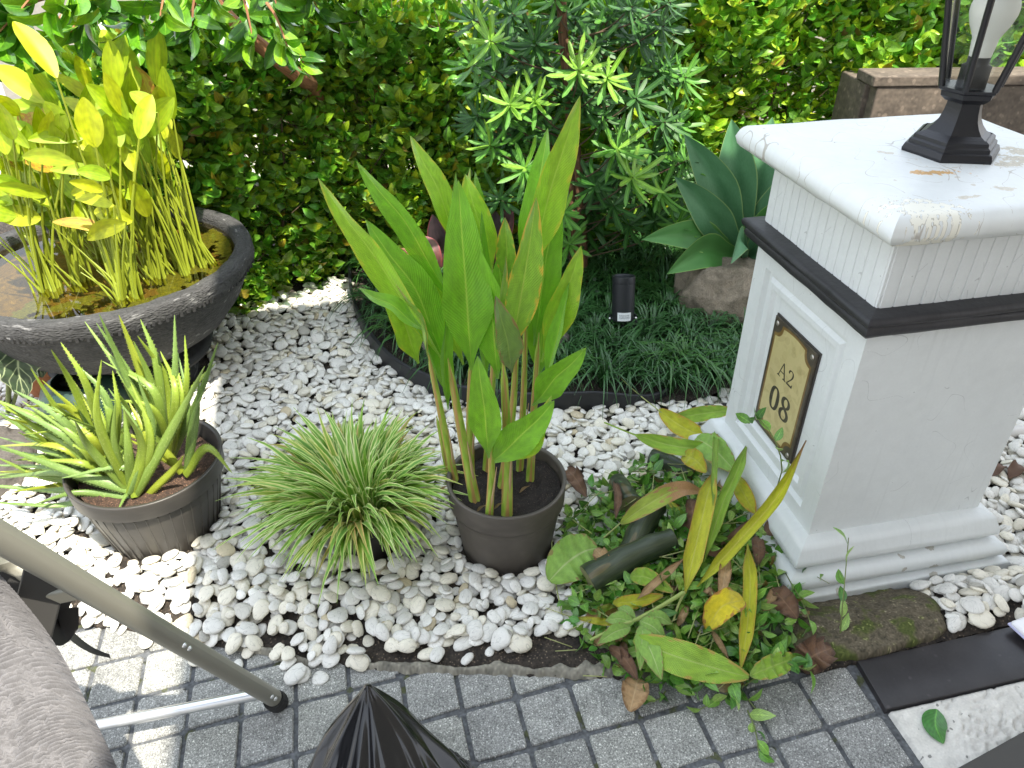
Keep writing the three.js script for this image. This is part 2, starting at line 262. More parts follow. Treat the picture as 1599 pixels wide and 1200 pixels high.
{
  const Rp = rng(101), CELL = 0.004, X0 = -2.0, X1 = 2.0, Z0 = -2.75, Z1 = -0.82, W = Math.round((X1 - X0) / CELL), D = Math.round((Z1 - Z0) / CELL), Hf = new Float32Array(W * D);
  for (let j = 0; j < D; j++) for (let i = 0; i < W; i++) { const x = X0 + i * CELL, z = Z0 + j * CELL; Hf[j * W + i] = soilY(x, z) + 0.009; if (z > kerbZ(x)) Hf[j * W + i] = paveY(x, z); }
  const slabIn = (x, z) => inPoly(x, z, SLAB);
  const free = (x, z, m = 0) => {
    if (z > kerbZ(x) + 0.045 || z < hedgeZ(x) - 0.02) return false;
    if (inPoly(x, z, BED) || slabIn(x, z)) return false;
    for (const [a, b, r] of POTS) if (Math.hypot(x - a, z - b) < r + m) return false;
    const q = V(x, 0, z).sub(PILLAR.c).applyAxisAngle(V(0, 1, 0), -PILLAR.yaw); if (Math.abs(q.x) < 0.275 + m && Math.abs(q.z) < 0.275 + m) return false;
    if (x > 0.68 && z > kerbZ(x) - 0.012) return false;
    return true;
  };
  // shapes: flattened, slightly lopsided river stones
  const geos = [], coarse = [];
  for (let kk = 0; kk < 20; kk++) {
    const k = kk % 10, g = mergeVertices((() => { const s = new THREE.IcosahedronGeometry(1, kk < 10 ? 2 : 1); s.deleteAttribute('uv'); s.deleteAttribute('normal'); return s; })()), p = g.attributes.position, uv = [];
    const e = rr(Rp, 2.1, 2.7), sk = rr(Rp, -0.22, 0.22), sk2 = rr(Rp, -0.15, 0.15);
    for (let i = 0; i < p.count; i++) {
      let x = p.getX(i), y = p.getY(i), z = p.getZ(i); const f = Math.pow(Math.pow(Math.abs(x), e) + Math.pow(Math.abs(y), 2) + Math.pow(Math.abs(z), e), -1 / e) * (1 + 0.1 * N3(x * 1.1 + k * 9, y * 1.1, z * 1.1));
      x *= f; y *= f; z *= f; z *= 1 + sk * x; y *= 1 + sk2 * x + 0.1 * z;
      p.setXYZ(i, x, y, z); uv.push(x * 0.22 + k * 0.13 + y * 0.09, z * 0.22 + k * 0.31 + y * 0.07);
    }
    g.setAttribute('uv', new THREE.Float32BufferAttribute(uv, 2)); g.computeVertexNormals(); (kk < 10 ? geos : coarse).push(g);
  }
  const list = [];
  const drop = (x, z, a, b, c, lim) => {
    const th = Rp() * TAU, ct = Math.cos(th), st = Math.sin(th), i0 = Math.round((x - X0) / CELL), j0 = Math.round((z - Z0) / CELL), n = Math.ceil(a / CELL);
    if (i0 < n + 1 || j0 < n + 1 || i0 > W - n - 2 || j0 > D - n - 2) return false;
    let sx = 0, sz = 0, sxx = 0, szz = 0, sh = 0, cnt = 0; const cells = [];
    for (let dj = -n; dj <= n; dj++) for (let di = -n; di <= n; di++) {
      const dx = di * CELL, dz = dj * CELL, u = (dx * ct + dz * st) / a, w = (-dx * st + dz * ct) / b, r2 = u * u + w * w; if (r2 > 1) continue;
      const h = Hf[(j0 + dj) * W + i0 + di]; cells.push([dx, dz, r2, h, (j0 + dj) * W + i0 + di]); sx += dx * h; sz += dz * h; sxx += dx * dx; szz += dz * dz; sh += h; cnt++;
    }
    if (cnt < 6) return false;
    let gx = clamp(sx / sxx * 0.85, -0.75, 0.75) + rr(Rp, -0.1, 0.1), gz = clamp(sz / szz * 0.85, -0.75, 0.75) + rr(Rp, -0.1, 0.1), y = -9;
    for (const [dx, dz, r2, h] of cells) y = Math.max(y, h - (gx * dx + gz * dz) + c * Math.sqrt(1 - r2) * 0.8);
    y -= 0.0022; const base = soilY(x, z) + 0.008; if (y - base > lim) return false;
    for (const cl of cells) Hf[cl[4]] = Math.max(cl[3], y + gx * cl[0] + gz * cl[1] + c * Math.sqrt(1 - cl[2]));
    list.push({ x, y, z, a, b, c, th, gx, gz, i0, j0 }); return true;
  };
  const size = () => { const k = Math.exp(rr(Rp, -0.42, 0.34)), a = 0.0182 * k; return [a, a * rr(Rp, 0.62, 0.88), a * rr(Rp, 0.25, 0.4)]; };
  let tries = 0;
  for (let pass = 0; pass < 2; pass++) for (let k = 0; k < 22000; k++) {
    tries++;
    const x = rr(Rp, -1.95, 1.95), z = rr(Rp, -2.72, -0.84), [a, b, c] = size(); if (!free(x, z, a * 0.7)) continue;
    const d = kerbZ(x) - z; const rag = 0.05 * N3(x * 9, 3, 0) + 0.03; 
    if (d < rag + 0.03 && Rp() > 0.35) continue; if (d < -0.005 && Rp() > 0.12) continue;
    if (x > 0.02 && x < 0.72 && d < 0.085) continue; if (x > -0.3 && x <= 0.02 && d < 0.05 && Rp() > 0.06) continue;
    if (z < hedgeZ(x) + 0.10 && Rp() > 0.4) continue;
    drop(x, z, a, b, c, pass ? 0.03 : 0.02);
  }
  for (const [px, py] of [[452, 1030], [468, 1012], [615, 1022], [668, 1028], [684, 1030], [638, 1025], [560, 1033], [812, 1005], [520, 1025], [600, 1008], [930, 975], [130, 950], [140, 941]]) { const p = on(px, py); drop(p.x, p.z, 0.0195, 0.0142, 0.007, 0.2); }
  const col = () => { const k = rr(Rp, 0.84, 1.04), t = Rp(); return t < 0.035 ? lin(0.66 * k, 0.58 * k, 0.42 * k) : t < 0.075 ? lin(0.52 * k, 0.51 * k, 0.47 * k) : t < 0.3 ? lin(0.86 * k, 0.83 * k, 0.73 * k) : lin(0.9 * k, 0.9 * k, 0.88 * k); };
  // what lies open to the eye: the stone whose own top is the top of the heap there
  const m4s = list.map((o) => { const N = V(-o.gx, 1, -o.gz).normalize(), X = V(Math.cos(o.th), 0, Math.sin(o.th)); X.addScaledVector(N, -X.dot(N)).normalize(); const Z = V().crossVectors(X, N); const m = new THREE.Matrix4().makeBasis(X, N, Z); m.scale(V(o.a, o.c, o.b)); m.setPosition(o.x, o.y, o.z); return m; });
  const score = list.map((o, i) => {
    const top = Hf[o.j0 * W + o.i0], open = top - (o.y + o.c) < 0.002 ? 1 : 0.2, P = V(o.x, o.y, o.z), d = P.distanceTo(EYE); const q = P.clone().sub(EYE), yc = q.y * CP + q.z * SP, zc = -q.y * SP + q.z * CP, px = 800 + FL * q.x / -zc, py = 600 - FL * yc / -zc;
    const vis = px > 10 && px < 1590 && py > 0 && py < 1190 && !(px > 860 && px < 1260 && py > 690 && py < 1080) && !(px < 440 && py > 850 + px * 0.55 && py < 1100) && !(px > 470 && px < 720 && py > 1075) && !(px > 350 && px < 690 && py > 600 && py < 830) ? 1 : 0;
    return [i, open * vis * o.a * o.b / (d * d)];
  }).sort((p, q) => q[1] - p[1]);
  const pick = new Set(score.slice(0, 300).map((s) => s[0])), mats = [], shapes = [...geos, ...coarse], rest = shapes.map(() => [[], []]), openTop = list.map((o) => Hf[o.j0 * W + o.i0] - (o.y + o.c) < 0.003);
  for (let k = 0; k < 7; k++) { const m = mPeb.clone(); m.color = k === 5 ? lin(0.74, 0.66, 0.48) : k === 6 ? lin(0.6, 0.59, 0.55) : col(); mats.push(m); }
  const R2 = rng(77);
  list.forEach((o, i) => {
    const k = Math.floor(R2() * geos.length), c = col();
    if (pick.has(i)) { const m = mesh('pebble', geos[k], mats[R2() < 0.03 ? 5 + (R2() < 0.5 ? 1 : 0) : Math.floor(R2() * 5)], pebbleBed); m.applyMatrix4(m4s[i]); }
    else { const q = openTop[i] ? k : k + 10; rest[q][0].push(m4s[i]); rest[q][1].push(c); }
  });
  // the rest of the stones as one mass: tinted copies joined into one mesh
  const parts = []; const nm = new THREE.Matrix3(), small = shapes;
  let nv = 0, ni = 0; rest.forEach(([ms], k) => { nv += ms.length * small[k].attributes.position.count; ni += ms.length * small[k].index.count; });
  const P = new Float32Array(nv * 3), Nn = new Float32Array(nv * 3), U = new Float32Array(nv * 2), C = new Float32Array(nv * 3), I = new Uint32Array(ni); let vo = 0, io = 0; const tv = V();
  rest.forEach(([ms, cs], k) => { const g = small[k], gp = g.attributes.position, gn = g.attributes.normal, gu = g.attributes.uv, gi = g.index.array;
    ms.forEach((m, q) => { nm.getNormalMatrix(m); const c = cs[q]; for (let i = 0; i < gp.count; i++) { tv.fromBufferAttribute(gp, i).applyMatrix4(m).toArray(P, (vo + i) * 3); tv.fromBufferAttribute(gn, i).applyMatrix3(nm).normalize().toArray(Nn, (vo + i) * 3); U[(vo + i) * 2] = gu.getX(i) + q * 0.37; U[(vo + i) * 2 + 1] = gu.getY(i) + q * 0.61; c.toArray(C, (vo + i) * 3); } for (let i = 0; i < gi.length; i++) I[io + i] = gi[i] + vo; vo += gp.count; io += gi.length; }); });
  const g = new THREE.BufferGeometry(); g.setAttribute('position', new THREE.BufferAttribute(P, 3)); g.setAttribute('normal', new THREE.BufferAttribute(Nn, 3)); g.setAttribute('uv', new THREE.BufferAttribute(U, 2)); g.setAttribute('color', new THREE.BufferAttribute(C, 3)); g.setIndex(new THREE.BufferAttribute(I, 1));
  const m = mesh('pebbles', g, std({ map: tPeb, roughness: 0.55, vertexColors: true }), pebbleBed); m.userData.kind = 'stuff';
  console.log('pebbles', list.length, 'tris', ni / 3);
}
// mossy kerb stone in front of the pillar
{
  const sh = new THREE.Shape(SLAB.map((p) => new THREE.Vector2(p.x, -p.z))), pts = (sh.closePath(), sh.getSpacedPoints(72));
  const pos = [], uv = [], idx = []; const cx = SLAB.reduce((s, p) => s + p.x, 0) / SLAB.length, cz = SLAB.reduce((s, p) => s + p.z, 0) / SLAB.length;
  const rings = [[1.0, -0.03], [1.0, 0.014], [0.97, 0.022], [0.9, 0.025], [0.75, 0.026], [0.55, 0.026], [0.3, 0.026], [0.02, 0.026]];
  for (const [s, h] of rings) for (const q of pts) { const x = cx + (q.x - cx) * s, z = cz + (-q.y - cz) * s; pos.push(x + 0.003 * N3(x * 60, h * 90, z * 60), soilY(x, z) + h + (h > 0 ? 0.004 * N3(x * 25, 1, z * 25) + 0.002 * N3(x * 90, 1, z * 90) : 0), z + 0.003 * N3(x * 60, h * 90, z * 60 + 5)); uv.push(x * 2.6, z * 2.6); }
  const L = pts.length; for (let r = 0; r < rings.length - 1; r++) for (let i = 0; i < L - 1; i++) { const a = r * L + i, b = a + L; idx.push(a, a + 1, b, a + 1, b + 1, b); }
  const g = new THREE.BufferGeometry(); g.setAttribute('position', new THREE.Float32BufferAttribute(pos, 3)); g.setAttribute('uv', new THREE.Float32BufferAttribute(uv, 2)); g.setIndex(idx); g.computeVertexNormals();
  const t = tex(512, 512, (u, v) => { const a = tn(u, v, 60, 1), b = tn(u, v, 18, 4), c = tn(u, v, 6, 2); let r = 92 + 26 * a + 20 * b, gg = 84 + 24 * a + 18 * b, bb = 68 + 22 * a + 16 * b; const moss = sstep(0.0, 0.5, c + 0.5 * b); r = lerp(r, 74 + 20 * a, moss); gg = lerp(gg, 82 + 20 * a, moss); bb = lerp(bb, 36 + 12 * a, moss); if (a + b > 0.9) { r += 40; gg += 38; bb += 34; } return [r, gg, bb]; });
  tag(mesh('kerb_stone', g, std({ map: t, roughness: 0.95, bumpMap: bSoil, bumpScale: 0.003 })), 'dark mossy kerb stone at the foot of the white pillar', 'stone');
}
// ---------- pillar ----------
const tPaint = tex(1024, 1024, (u, v) => { const a = tn(u, v, 4, 1), b = tn(u, v, 16, 3), c = tn(u, v, 70, 2), d = N4(Math.cos(u * TAU) * 7, Math.sin(u * TAU) * 7, v * 1.2, 3), h = Math.abs(tn(u, v, 6, 17)); let k = 216 + 3 * a + 3 * b + 2 * c; if (d > 0.45) k -= 10 * (d - 0.45) * (1 + b); if (h < 0.004 && a > 0.1) k -= 30; if (b + c > 1.5) k -= 36; return [k * 0.985, k, k * 0.995]; });
const bPaint = tex(512, 512, (u, v) => 128 + 34 * tn(u, v, 10, 3) + 30 * tn(u * 1, v, 40, 6) + 20 * tn(u, v, 90, 1), true, true);
// chipped paint: bare plaster shows in ragged patches
const tChip = (seed, amount, tint) => tex(512, 512, (u, v) => { const a = tn(u, v, 9, seed), b = tn(u, v, 30, seed + 2), c = tn(u, v, 70, 1); const k = 217 + 3 * b + 2 * c; const e = a + 0.28 * b + 0.1 * c; if (e > amount) { const d = 170 + 16 * b + 10 * c; return [d * tint[0], d * tint[1], d * tint[2]]; } if (e > amount - 0.02) return [150, 148, 140]; return [k * 0.985, k, k * 0.995]; });
const mPaint = std({ map: tPaint, roughness: 0.42, bumpMap: bPaint, bumpScale: 0.0008 });
const mBlack = std({ map: tex(256, 256, (u, v) => { const k = 40 + 5 * tn(u, v, 10, 2) + 5 * tn(u, v, 50, 3); return [k, k * 0.98, k * 1.06]; }), roughness: 0.48, bumpMap: bPaint, bumpScale: 0.0015 });
const pillar = thing('gate_pillar', 'square white gate pillar with black moulding band and flaking paint', 'pillar', PILLAR.c.clone());
pillar.rotation.y = PILLAR.yaw;
{
  const G0 = 0.0;   // base level
  const HW = 0.205;  // half width of the shaft
  // profile swept round a square: list of [out, y]; corners mitred
  const sweep = (prof, wob = 0) => {
    const pos = [], uv = [], idx = [], S = 14; let base = 0;
    for (let f = 0; f < 4; f++) {
      for (let k = 0; k < prof.length; k++) for (let s = 0; s <= S; s++) {
        const [o, y] = prof[k], t = s / S * 2 - 1, d = HW + o; let x = t * d, z = d; const c = [1, 0, -1, 0][f], sn = [0, 1, 0, -1][f];
        let X = x * c + z * sn, Z = -x * sn + z * c; const n = wob * N3(X * 7, y * 7 + k, Z * 7); X *= 1 + n / d; Z *= 1 + n / d;
        pos.push(X, y + wob * 0.8 * N3(X * 9 + 5, k * 0.3, Z * 9), Z); uv.push((t * d + f * 0.6) * 1.6, (y + o) * 1.6);
      }
      for (let k = 0; k < prof.length - 1; k++) for (let s = 0; s < S; s++) { const a = base + k * (S + 1) + s, b = a + S + 1; idx.push(a, a + 1, b, a + 1, b + 1, b); }
      base += prof.length * (S + 1);
    }
    const g = new THREE.BufferGeometry(); g.setAttribute('position', new THREE.Float32BufferAttribute(pos, 3)); g.setAttribute('uv', new THREE.Float32BufferAttribute(uv, 2)); g.setIndex(idx); g.computeVertexNormals(); return g;
  };
  const arc = (cx, cy, r, a0, a1, n = 6) => Array.from({ length: n + 1 }, (_, i) => { const a = lerp(a0, a1, i / n) * Math.PI / 180; return [cx + r * Math.cos(a), cy + r * Math.sin(a)]; });
  const mChipBase = std({ map: tChip(21, 0.6, [1, 0.98, 0.92]), roughness: 0.5, bumpMap: bPaint, bumpScale: 0.001 });
  mesh('plinth', sweep([[0.072, G0 - 0.1], [0.072, G0 + 0.056], [0.066, G0 + 0.062], [0.03, G0 + 0.063]], 0.0012), mChipBase, pillar);
  mesh('base_moulding', sweep([[0.05, G0 + 0.059], ...arc(0.040, G0 + 0.084, 0.021, -50, 80), [0.034, G0 + 0.106], [0.02, G0 + 0.111], [-0.004, G0 + 0.1115]], 0.0012), mChipBase, pillar);
  mesh('base_moulding', sweep([[0.026, G0 + 0.109], ...arc(0.020, G0 + 0.13, 0.021, -50, 40), ...arc(0.012, G0 + 0.152, 0.02, 20, 80, 4), [0.004, G0 + 0.175], [-0.004, G0 + 0.1755]], 0.001), mPaint, pillar);
  // shaft: four walls; the face with the number plate has a recessed panel in a stepped frame
  const y0 = G0 + 0.16, y1 = 0.675;
  const face = (panel) => {
    const w = HW, out = [], h = y1 - y0, cy = (y0 + y1) / 2;
    if (!panel) { const g = new THREE.PlaneGeometry(2 * w, h, 20, 20); const p = g.attributes.position; for (let i = 0; i < p.count; i++) { const x = p.getX(i), y = p.getY(i), e = Math.abs(Math.abs(x) - w) < 1e-4; p.setZ(i, w + (e ? 0 : 0.0012 * N3(x * 6, y * 6, 3))); } g.translate(0, cy, 0); g.computeVertexNormals(); uvScale(g, 2 * w * 1.6, h * 1.6); out.push(g); return out; }
    // nested rings: outer edge, frame inner edge, groove, bead, panel floor
    const rings = [[w, 0, h / 2], [w - 0.047, 0, h / 2 - 0.05], [w - 0.052, -0.011, h / 2 - 0.055], [w - 0.062, -0.011, h / 2 - 0.065], [w - 0.07, -0.004, h / 2 - 0.073], [w - 0.082, -0.004, h / 2 - 0.085], [w - 0.089, -0.013, h / 2 - 0.092]], pos = [], uv = [], idx = [];
    for (const [a, d, b] of rings) for (const [sx, sy] of [[-1, -1], [1, -1], [1, 1], [-1, 1]]) { pos.push(sx * a, cy + sy * b, w + d); uv.push(sx * a * 1.6, (cy + sy * b) * 1.6); }
    for (let r = 0; r < rings.length - 1; r++) for (let i = 0; i < 4; i++) { const a = r * 4 + i, b = r * 4 + (i + 1) % 4; idx.push(a, b, a + 4, b, b + 4, a + 4); }
    const L = (rings.length - 1) * 4; idx.push(L, L + 1, L + 2, L, L + 2, L + 3);
    const g = new THREE.BufferGeometry(); g.setAttribute('position', new THREE.Float32BufferAttribute(pos, 3)); g.setAttribute('uv', new THREE.Float32BufferAttribute(uv, 2)); g.setIndex(idx); out.push(g.toNonIndexed()); g.computeVertexNormals(); return out;
  };
  for (let f = 0; f < 4; f++) {
    const pan = f === 3, gs = face(pan); const g = gs[0]; g.computeVertexNormals(); if (f) g.rotateY([0, Math.PI / 2, Math.PI, -Math.PI / 2][f]);
    const m = mesh(pan ? 'panelled_face' : 'shaft_face', g, mPaint, pillar);
  }
  mesh('black_moulding', sweep([[-0.002, 0.667], [0.006, 0.666], [0.012, 0.668], ...arc(0.014, 0.682, 0.0125, -60, 60), [0.021, 0.694], ...arc(0.024, 0.703, 0.0095, -40, 90, 5), [0.012, 0.714], [-0.004, 0.716]], 0.0016), mBlack, pillar);
  // frieze of narrow upright boards between moulding and cap
  const fr = new THREE.BoxGeometry(0.4055, 0.15, 0.4055); mesh('frieze_core', boxUV(fr, 1.6), mPaint, pillar).position.y = 0.785;
  const bw = 0.0265, slat = new RoundedBoxGeometry(bw - 0.0022, 0.142, 0.006, 2, 0.0014); const slats = [0, 1, 2, 3, 4, 5, 6].map((q) => boxUV(slat.clone(), 1.6, q * 0.37 + 0.1, q * 0.53));
  const Rb = rng(9);
  for (let f = 0; f < 4; f++) for (let k = 0; k < 15; k++) { if (f === 2) continue; const x = (k - 7) * bw; const m = mesh('frieze_board', slats[(k * 3 + f) % 7], mPaint, pillar); const a = f * Math.PI / 2; m.position.set(x * Math.cos(a) + 0.2015 * Math.sin(a), 0.779, -x * Math.sin(a) + 0.2015 * Math.cos(a)); m.rotation.y = a; m.rotateZ(rr(Rb, -0.006, 0.006)); }
  // cap with a fat rounded edge; its top is chipped
  const capT = tex(1024, 1024, (u, v) => {
    const X = (u - 0.5) * 0.6, Z = (v - 0.5) * 0.6, a = tn(u, v, 40, 4), b = tn(u, v, 110, 2), c = tn(u, v, 14, 8), k = 219 + 3 * c + 2 * a;
    const spot = (x, z, rx, rz, th = 0) => { const dx = X - x, dz = Z - z, p = dx * Math.cos(th) + dz * Math.sin(th), q = -dx * Math.sin(th) + dz * Math.cos(th); return 1 - Math.hypot(p / rx, q / rz) + 0.55 * a + 0.3 * b + 0.3 * c; };
    if (spot(-0.085, 0.10, 0.05, 0.016, 0.15) > 0.3) { const d = 1 + 0.12 * b + 0.1 * a; return [196 * d, 158 * d, 108 * d]; }
    if (Math.max(spot(0.125, 0.075, 0.07, 0.03, 0.5), spot(0.075, 0.088, 0.05, 0.018, 0), spot(0.15, 0.02, 0.03, 0.03, 0)) > 0.3) { const d = 1 + 0.1 * b + 0.08 * a; return [182 * d, 174 * d, 156 * d]; }
    if (Math.max(spot(-0.02, 0.19, 0.028, 0.011, 0.3), spot(0.1, 0.19, 0.02, 0.008, 0.2), spot(-0.1, 0.21, 0.028, 0.008, 0), spot(-0.1, -0.02, 0.03, 0.01, 1)) > 0.38) { const d = 1 + 0.1 * b; return [196 * d, 190 * d, 176 * d]; }
    const cr = Math.abs(tn(u, v, 7, 31)); if (cr < 0.006 && c > -0.2) return [176, 172, 164];
    if (spot(-0.2, 0.235, 0.075, 0.05, 0.2) > 0.35) { const q = spot(-0.2, 0.235, 0.075, 0.05, 0.2); return q < 0.4 ? [170, 164, 150] : [228, 226, 214]; }
    if (spot(0.02, 0.0, 0.2, 0.16, 0.3) > 0.75 && b > 0.25) return [206, 203, 194];
    if (c + 0.3 * a > 0.9) return [200, 196, 186];
    return [k * 0.985, k, k * 0.995];
  }, false);
  const capG = (() => {
    const prof = [[0.004, 0.846], [0.03, 0.846], [0.034, 0.85], [0.036, 0.856], ...arc(0.038, 0.8815, 0.0255, -85, 85, 10), [0.03, 0.909], [-0.05, 0.9105], [-0.12, 0.9115], [-0.2049, 0.9118]];
    const g = sweep(prof, 0.0016), p = g.attributes.position, uv = g.attributes.uv; for (let i = 0; i < p.count; i++) uv.setXY(i, p.getX(i) / 0.6 + 0.5, p.getZ(i) / 0.6 + 0.5); return g;
  })();
  mesh('cap', capG, std({ map: capT, roughness: 0.45, bumpMap: bPaint, bumpScale: 0.001 }), pillar);
}
// house number plate fixed in the panel
const PLATE = pil(-0.192, 0, 0.012);
{
  const plate = thing('house_number_plate', 'tarnished brass plate reading A2 08 screwed to the white pillar', 'number plate', pil(-0.1935, 0.405, -0.006));
  plate.rotation.y = PILLAR.yaw - Math.PI / 2;
  const w = 0.083, h = 0.138;
  const t = (() => {
    const c = document.createElement('canvas'); c.width = 600; c.height = 1000; const x = c.getContext('2d');
    x.fillStyle = '#4b443b'; x.fillRect(0, 0, 600, 1000);
    const shape = (i, r) => { x.beginPath(); x.moveTo(i + r, i); x.quadraticCurveTo(300, i - 34, 600 - i - r, i); x.quadraticCurveTo(600 - i - r + 6, i + r - 6, 600 - i, i + r); x.lineTo(600 - i, 1000 - i - r); x.quadraticCurveTo(600 - i - r + 6, 1000 - i - r + 6, 600 - i - r, 1000 - i); x.lineTo(i + r, 1000 - i); x.quadraticCurveTo(i + r - 6, 1000 - i - r + 6, i, 1000 - i - r); x.lineTo(i, i + r); x.quadraticCurveTo(i + r - 6, i + r - 6, i + r, i); x.closePath(); };
    x.fillStyle = '#7a6034'; shape(26, 96); x.fill();
    x.fillStyle = '#c6b983'; shape(46, 100); x.fill();
    x.fillStyle = '#33301f'; x.textAlign = 'center'; x.textBaseline = 'middle';
    x.font = '190px serif'; x.fillText('A2', 300, 360); x.font = 'bold 290px serif'; x.fillText('08', 300, 640);
    // tarnish and scratches
    const R = rng(4); for (let k = 0; k < 260; k++) { x.globalAlpha = rr(R, 0.03, 0.1); x.fillStyle = R() < 0.5 ? '#6b5a2a' : '#d8cc98'; x.beginPath(); x.ellipse(R() * 600, R() * 1000, rr(R, 6, 70), rr(R, 4, 40), R() * 3, 0, TAU); x.fill(); }
    const q = new THREE.CanvasTexture(c); q.colorSpace = THREE.SRGBColorSpace; return q;
  })();
  const s = new THREE.Shape([[-w, -h], [w, -h], [w, h], [-w, h]].map((p) => new THREE.Vector2(...p)));
  const g = new THREE.ExtrudeGeometry(s, { depth: 0.003, bevelEnabled: true, bevelSize: 0.001, bevelThickness: 0.001, bevelSegments: 2 });
  const p = g.attributes.position, uv = g.attributes.uv; for (let i = 0; i < p.count; i++) uv.setXY(i, p.getX(i) / (2 * w) + 0.5, p.getY(i) / (2 * h) + 0.5);
  mesh('face_plate', g, std({ map: t, roughness: 0.34, metalness: 0.2 }), plate).position.z = 0.003;
  const back = new THREE.BoxGeometry(2 * w + 0.009, 2 * h + 0.009, 0.003); mesh('backing', back, std({ color: lin(0.05, 0.045, 0.04), roughness: 0.6 }), plate).position.z = 0.0005;
  const sc = new THREE.SphereGeometry(0.006, 14, 8, 0, TAU, 0, Math.PI / 2); sc.scale(1, 0.5, 1); sc.rotateX(Math.PI / 2);
  for (const [a, b] of [[-1, -1], [1, -1], [-1, 1], [1, 1]]) { const m = mesh('screw', sc, std({ color: lin(0.45, 0.42, 0.38), metalness: 0.9, roughness: 0.35 }), plate); m.position.set(a * (w - 0.012), b * (h - 0.012), 0.0072); }
}
// lantern on the pillar
{
  const L = thing('pillar_lantern', 'black hexagonal garden lantern with a frosted bulb on the white pillar', 'lantern', at(1484, 236, 0.912)); L.rotation.y = 0.42;
  const m = std({ color: lin(0.016, 0.016, 0.019), roughness: 0.36, metalness: 0.25, bumpMap: bPaint, bumpScale: 0.0006 });
  const hexRing = (prof) => { const g = new THREE.LatheGeometry(prof.map(([x, y]) => new THREE.Vector2(x, y)), 6); return toCreasedNormals(g.toNonIndexed(), 0.3); };
  mesh('foot', hexRing([[0.001, 0], [0.086, 0], [0.087, 0.005], [0.083, 0.014], [0.078, 0.016], [0.077, 0.022], [0.072, 0.025], [0.071, 0.031], [0.064, 0.035]]), m, L);
  mesh('stem', hexRing([[0.064, 0.033], [0.052, 0.039], [0.043, 0.049], [0.0365, 0.06], [0.033, 0.072], [0.031, 0.086], [0.031, 0.09]]), m, L);
  mesh('collar', hexRing([[0.031, 0.09], [0.036, 0.091], [0.046, 0.099], [0.047, 0.107], [0.052, 0.11], [0.053, 0.115], [0.001, 0.115]]), m, L);
  const y0 = 0.115, y1 = 0.355, r0 = 0.049, r1 = 0.1, up = [];
  for (let k = 0; k < 6; k++) {
    const a = k / 6 * TAU, d = (r, y) => V(Math.sin(a) * r, y, Math.cos(a) * r); mesh('frame_bar', limb([d(r0, y0), d(r1, y1)], [0.0055, 0.0055], 6, 1), m, L);
    const b = (k + 1) / 6 * TAU, e = (r, y) => V(Math.sin(b) * r, y, Math.cos(b) * r), q = [d(r0 - 0.001, y0), e(r0 - 0.001, y0), e(r1 - 0.001, y1), d(r1 - 0.001, y1)];
    const g = new THREE.BufferGeometry(); g.setAttribute('position', new THREE.Float32BufferAttribute(q.flatMap((p) => p.toArray()), 3)); g.setIndex([0, 1, 2, 0, 2, 3]); g.setAttribute('uv', new THREE.Float32BufferAttribute([0, 0, 1, 0, 1, 1, 0, 1], 2)); g.computeVertexNormals();
    mesh('glass_pane', g, new THREE.MeshPhysicalMaterial({ color: lin(0.86, 0.87, 0.84), roughness: 0.06, transmission: 1, thickness: 0, side: THREE.DoubleSide }), L);
  }
  mesh('roof', hexRing([[0.1, 0.351], [0.112, 0.356], [0.114, 0.364], [0.08, 0.39], [0.045, 0.44], [0.02, 0.452], [0.012, 0.47], [0.001, 0.476]]), m, L);
  mesh('socket', lathe([[0.001, 0.115], [0.024, 0.115], [0.024, 0.149], [0.018, 0.152], [0.018, 0.164], [0.001, 0.165]], 24), std({ color: lin(0.03, 0.03, 0.032), roughness: 0.5 }), L);
  const b = []; for (let i = 0; i <= 8; i++) b.push([0.0165 + 0.004 * sstep(0, 1, i / 8), 0.152 + i * 0.005]); b.push([0.025, 0.202], [0.031, 0.213]); for (let i = 0; i <= 12; i++) { const a = lerp(-0.35, Math.PI / 2, i / 12); b.push([Math.max(0.0005, 0.0375 * Math.cos(a)), 0.238 + 0.0375 * Math.sin(a)]); }
  mesh('bulb', lathe(b, 36), std({ color: lin(0.78, 0.78, 0.75), roughness: 0.4 }), L);
}
// ---------- pots ----------
const mPot = std({ color: lin(0.035, 0.034, 0.034), roughness: 0.5, map: tex(256, 256, (u, v) => { const k = 205 + 18 * tn(u, v, 5, 3) + 12 * tn(u, v, 30, 1) + 22 * Math.max(0, tn(u, v, 14, 7)); return [k, k * 0.98, k * 0.95]; }) });
const mPotGrey = mPot.clone(); mPotGrey.color = lin(0.14, 0.126, 0.112); mPotGrey.roughness = 0.58;
const mPotAloe = mPot.clone(); mPotAloe.color = lin(0.085, 0.08, 0.075); mPotAloe.roughness = 0.42;
function soilDisc(r, seed) {
  const g = new THREE.CircleGeometry(r, 40, 0, TAU), n = 22, pos = [], uv = [], idx = []; const S = 44;
  for (let k = 0; k <= n; k++) for (let i = 0; i <= S; i++) { const a = i / S * TAU, q = r * k / n, x = Math.cos(a) * q, z = Math.sin(a) * q; pos.push(x, 0.005 * N3(x * 25, seed, z * 25) + 0.004 * N3(x * 70, seed, z * 70) + 0.003 * N3(x * 150, seed, z * 150), z); uv.push(x * 4, z * 4); }
  for (let k = 0; k < n; k++) for (let i = 0; i < S; i++) { const a = k * (S + 1) + i, b = a + S + 1; idx.push(a, a + 1, b, a + 1, b + 1, b); }
  g.dispose(); const h = new THREE.BufferGeometry(); h.setAttribute('position', new THREE.Float32BufferAttribute(pos, 3)); h.setAttribute('uv', new THREE.Float32BufferAttribute(uv, 2)); h.setIndex(idx); h.computeVertexNormals(); return h;
}
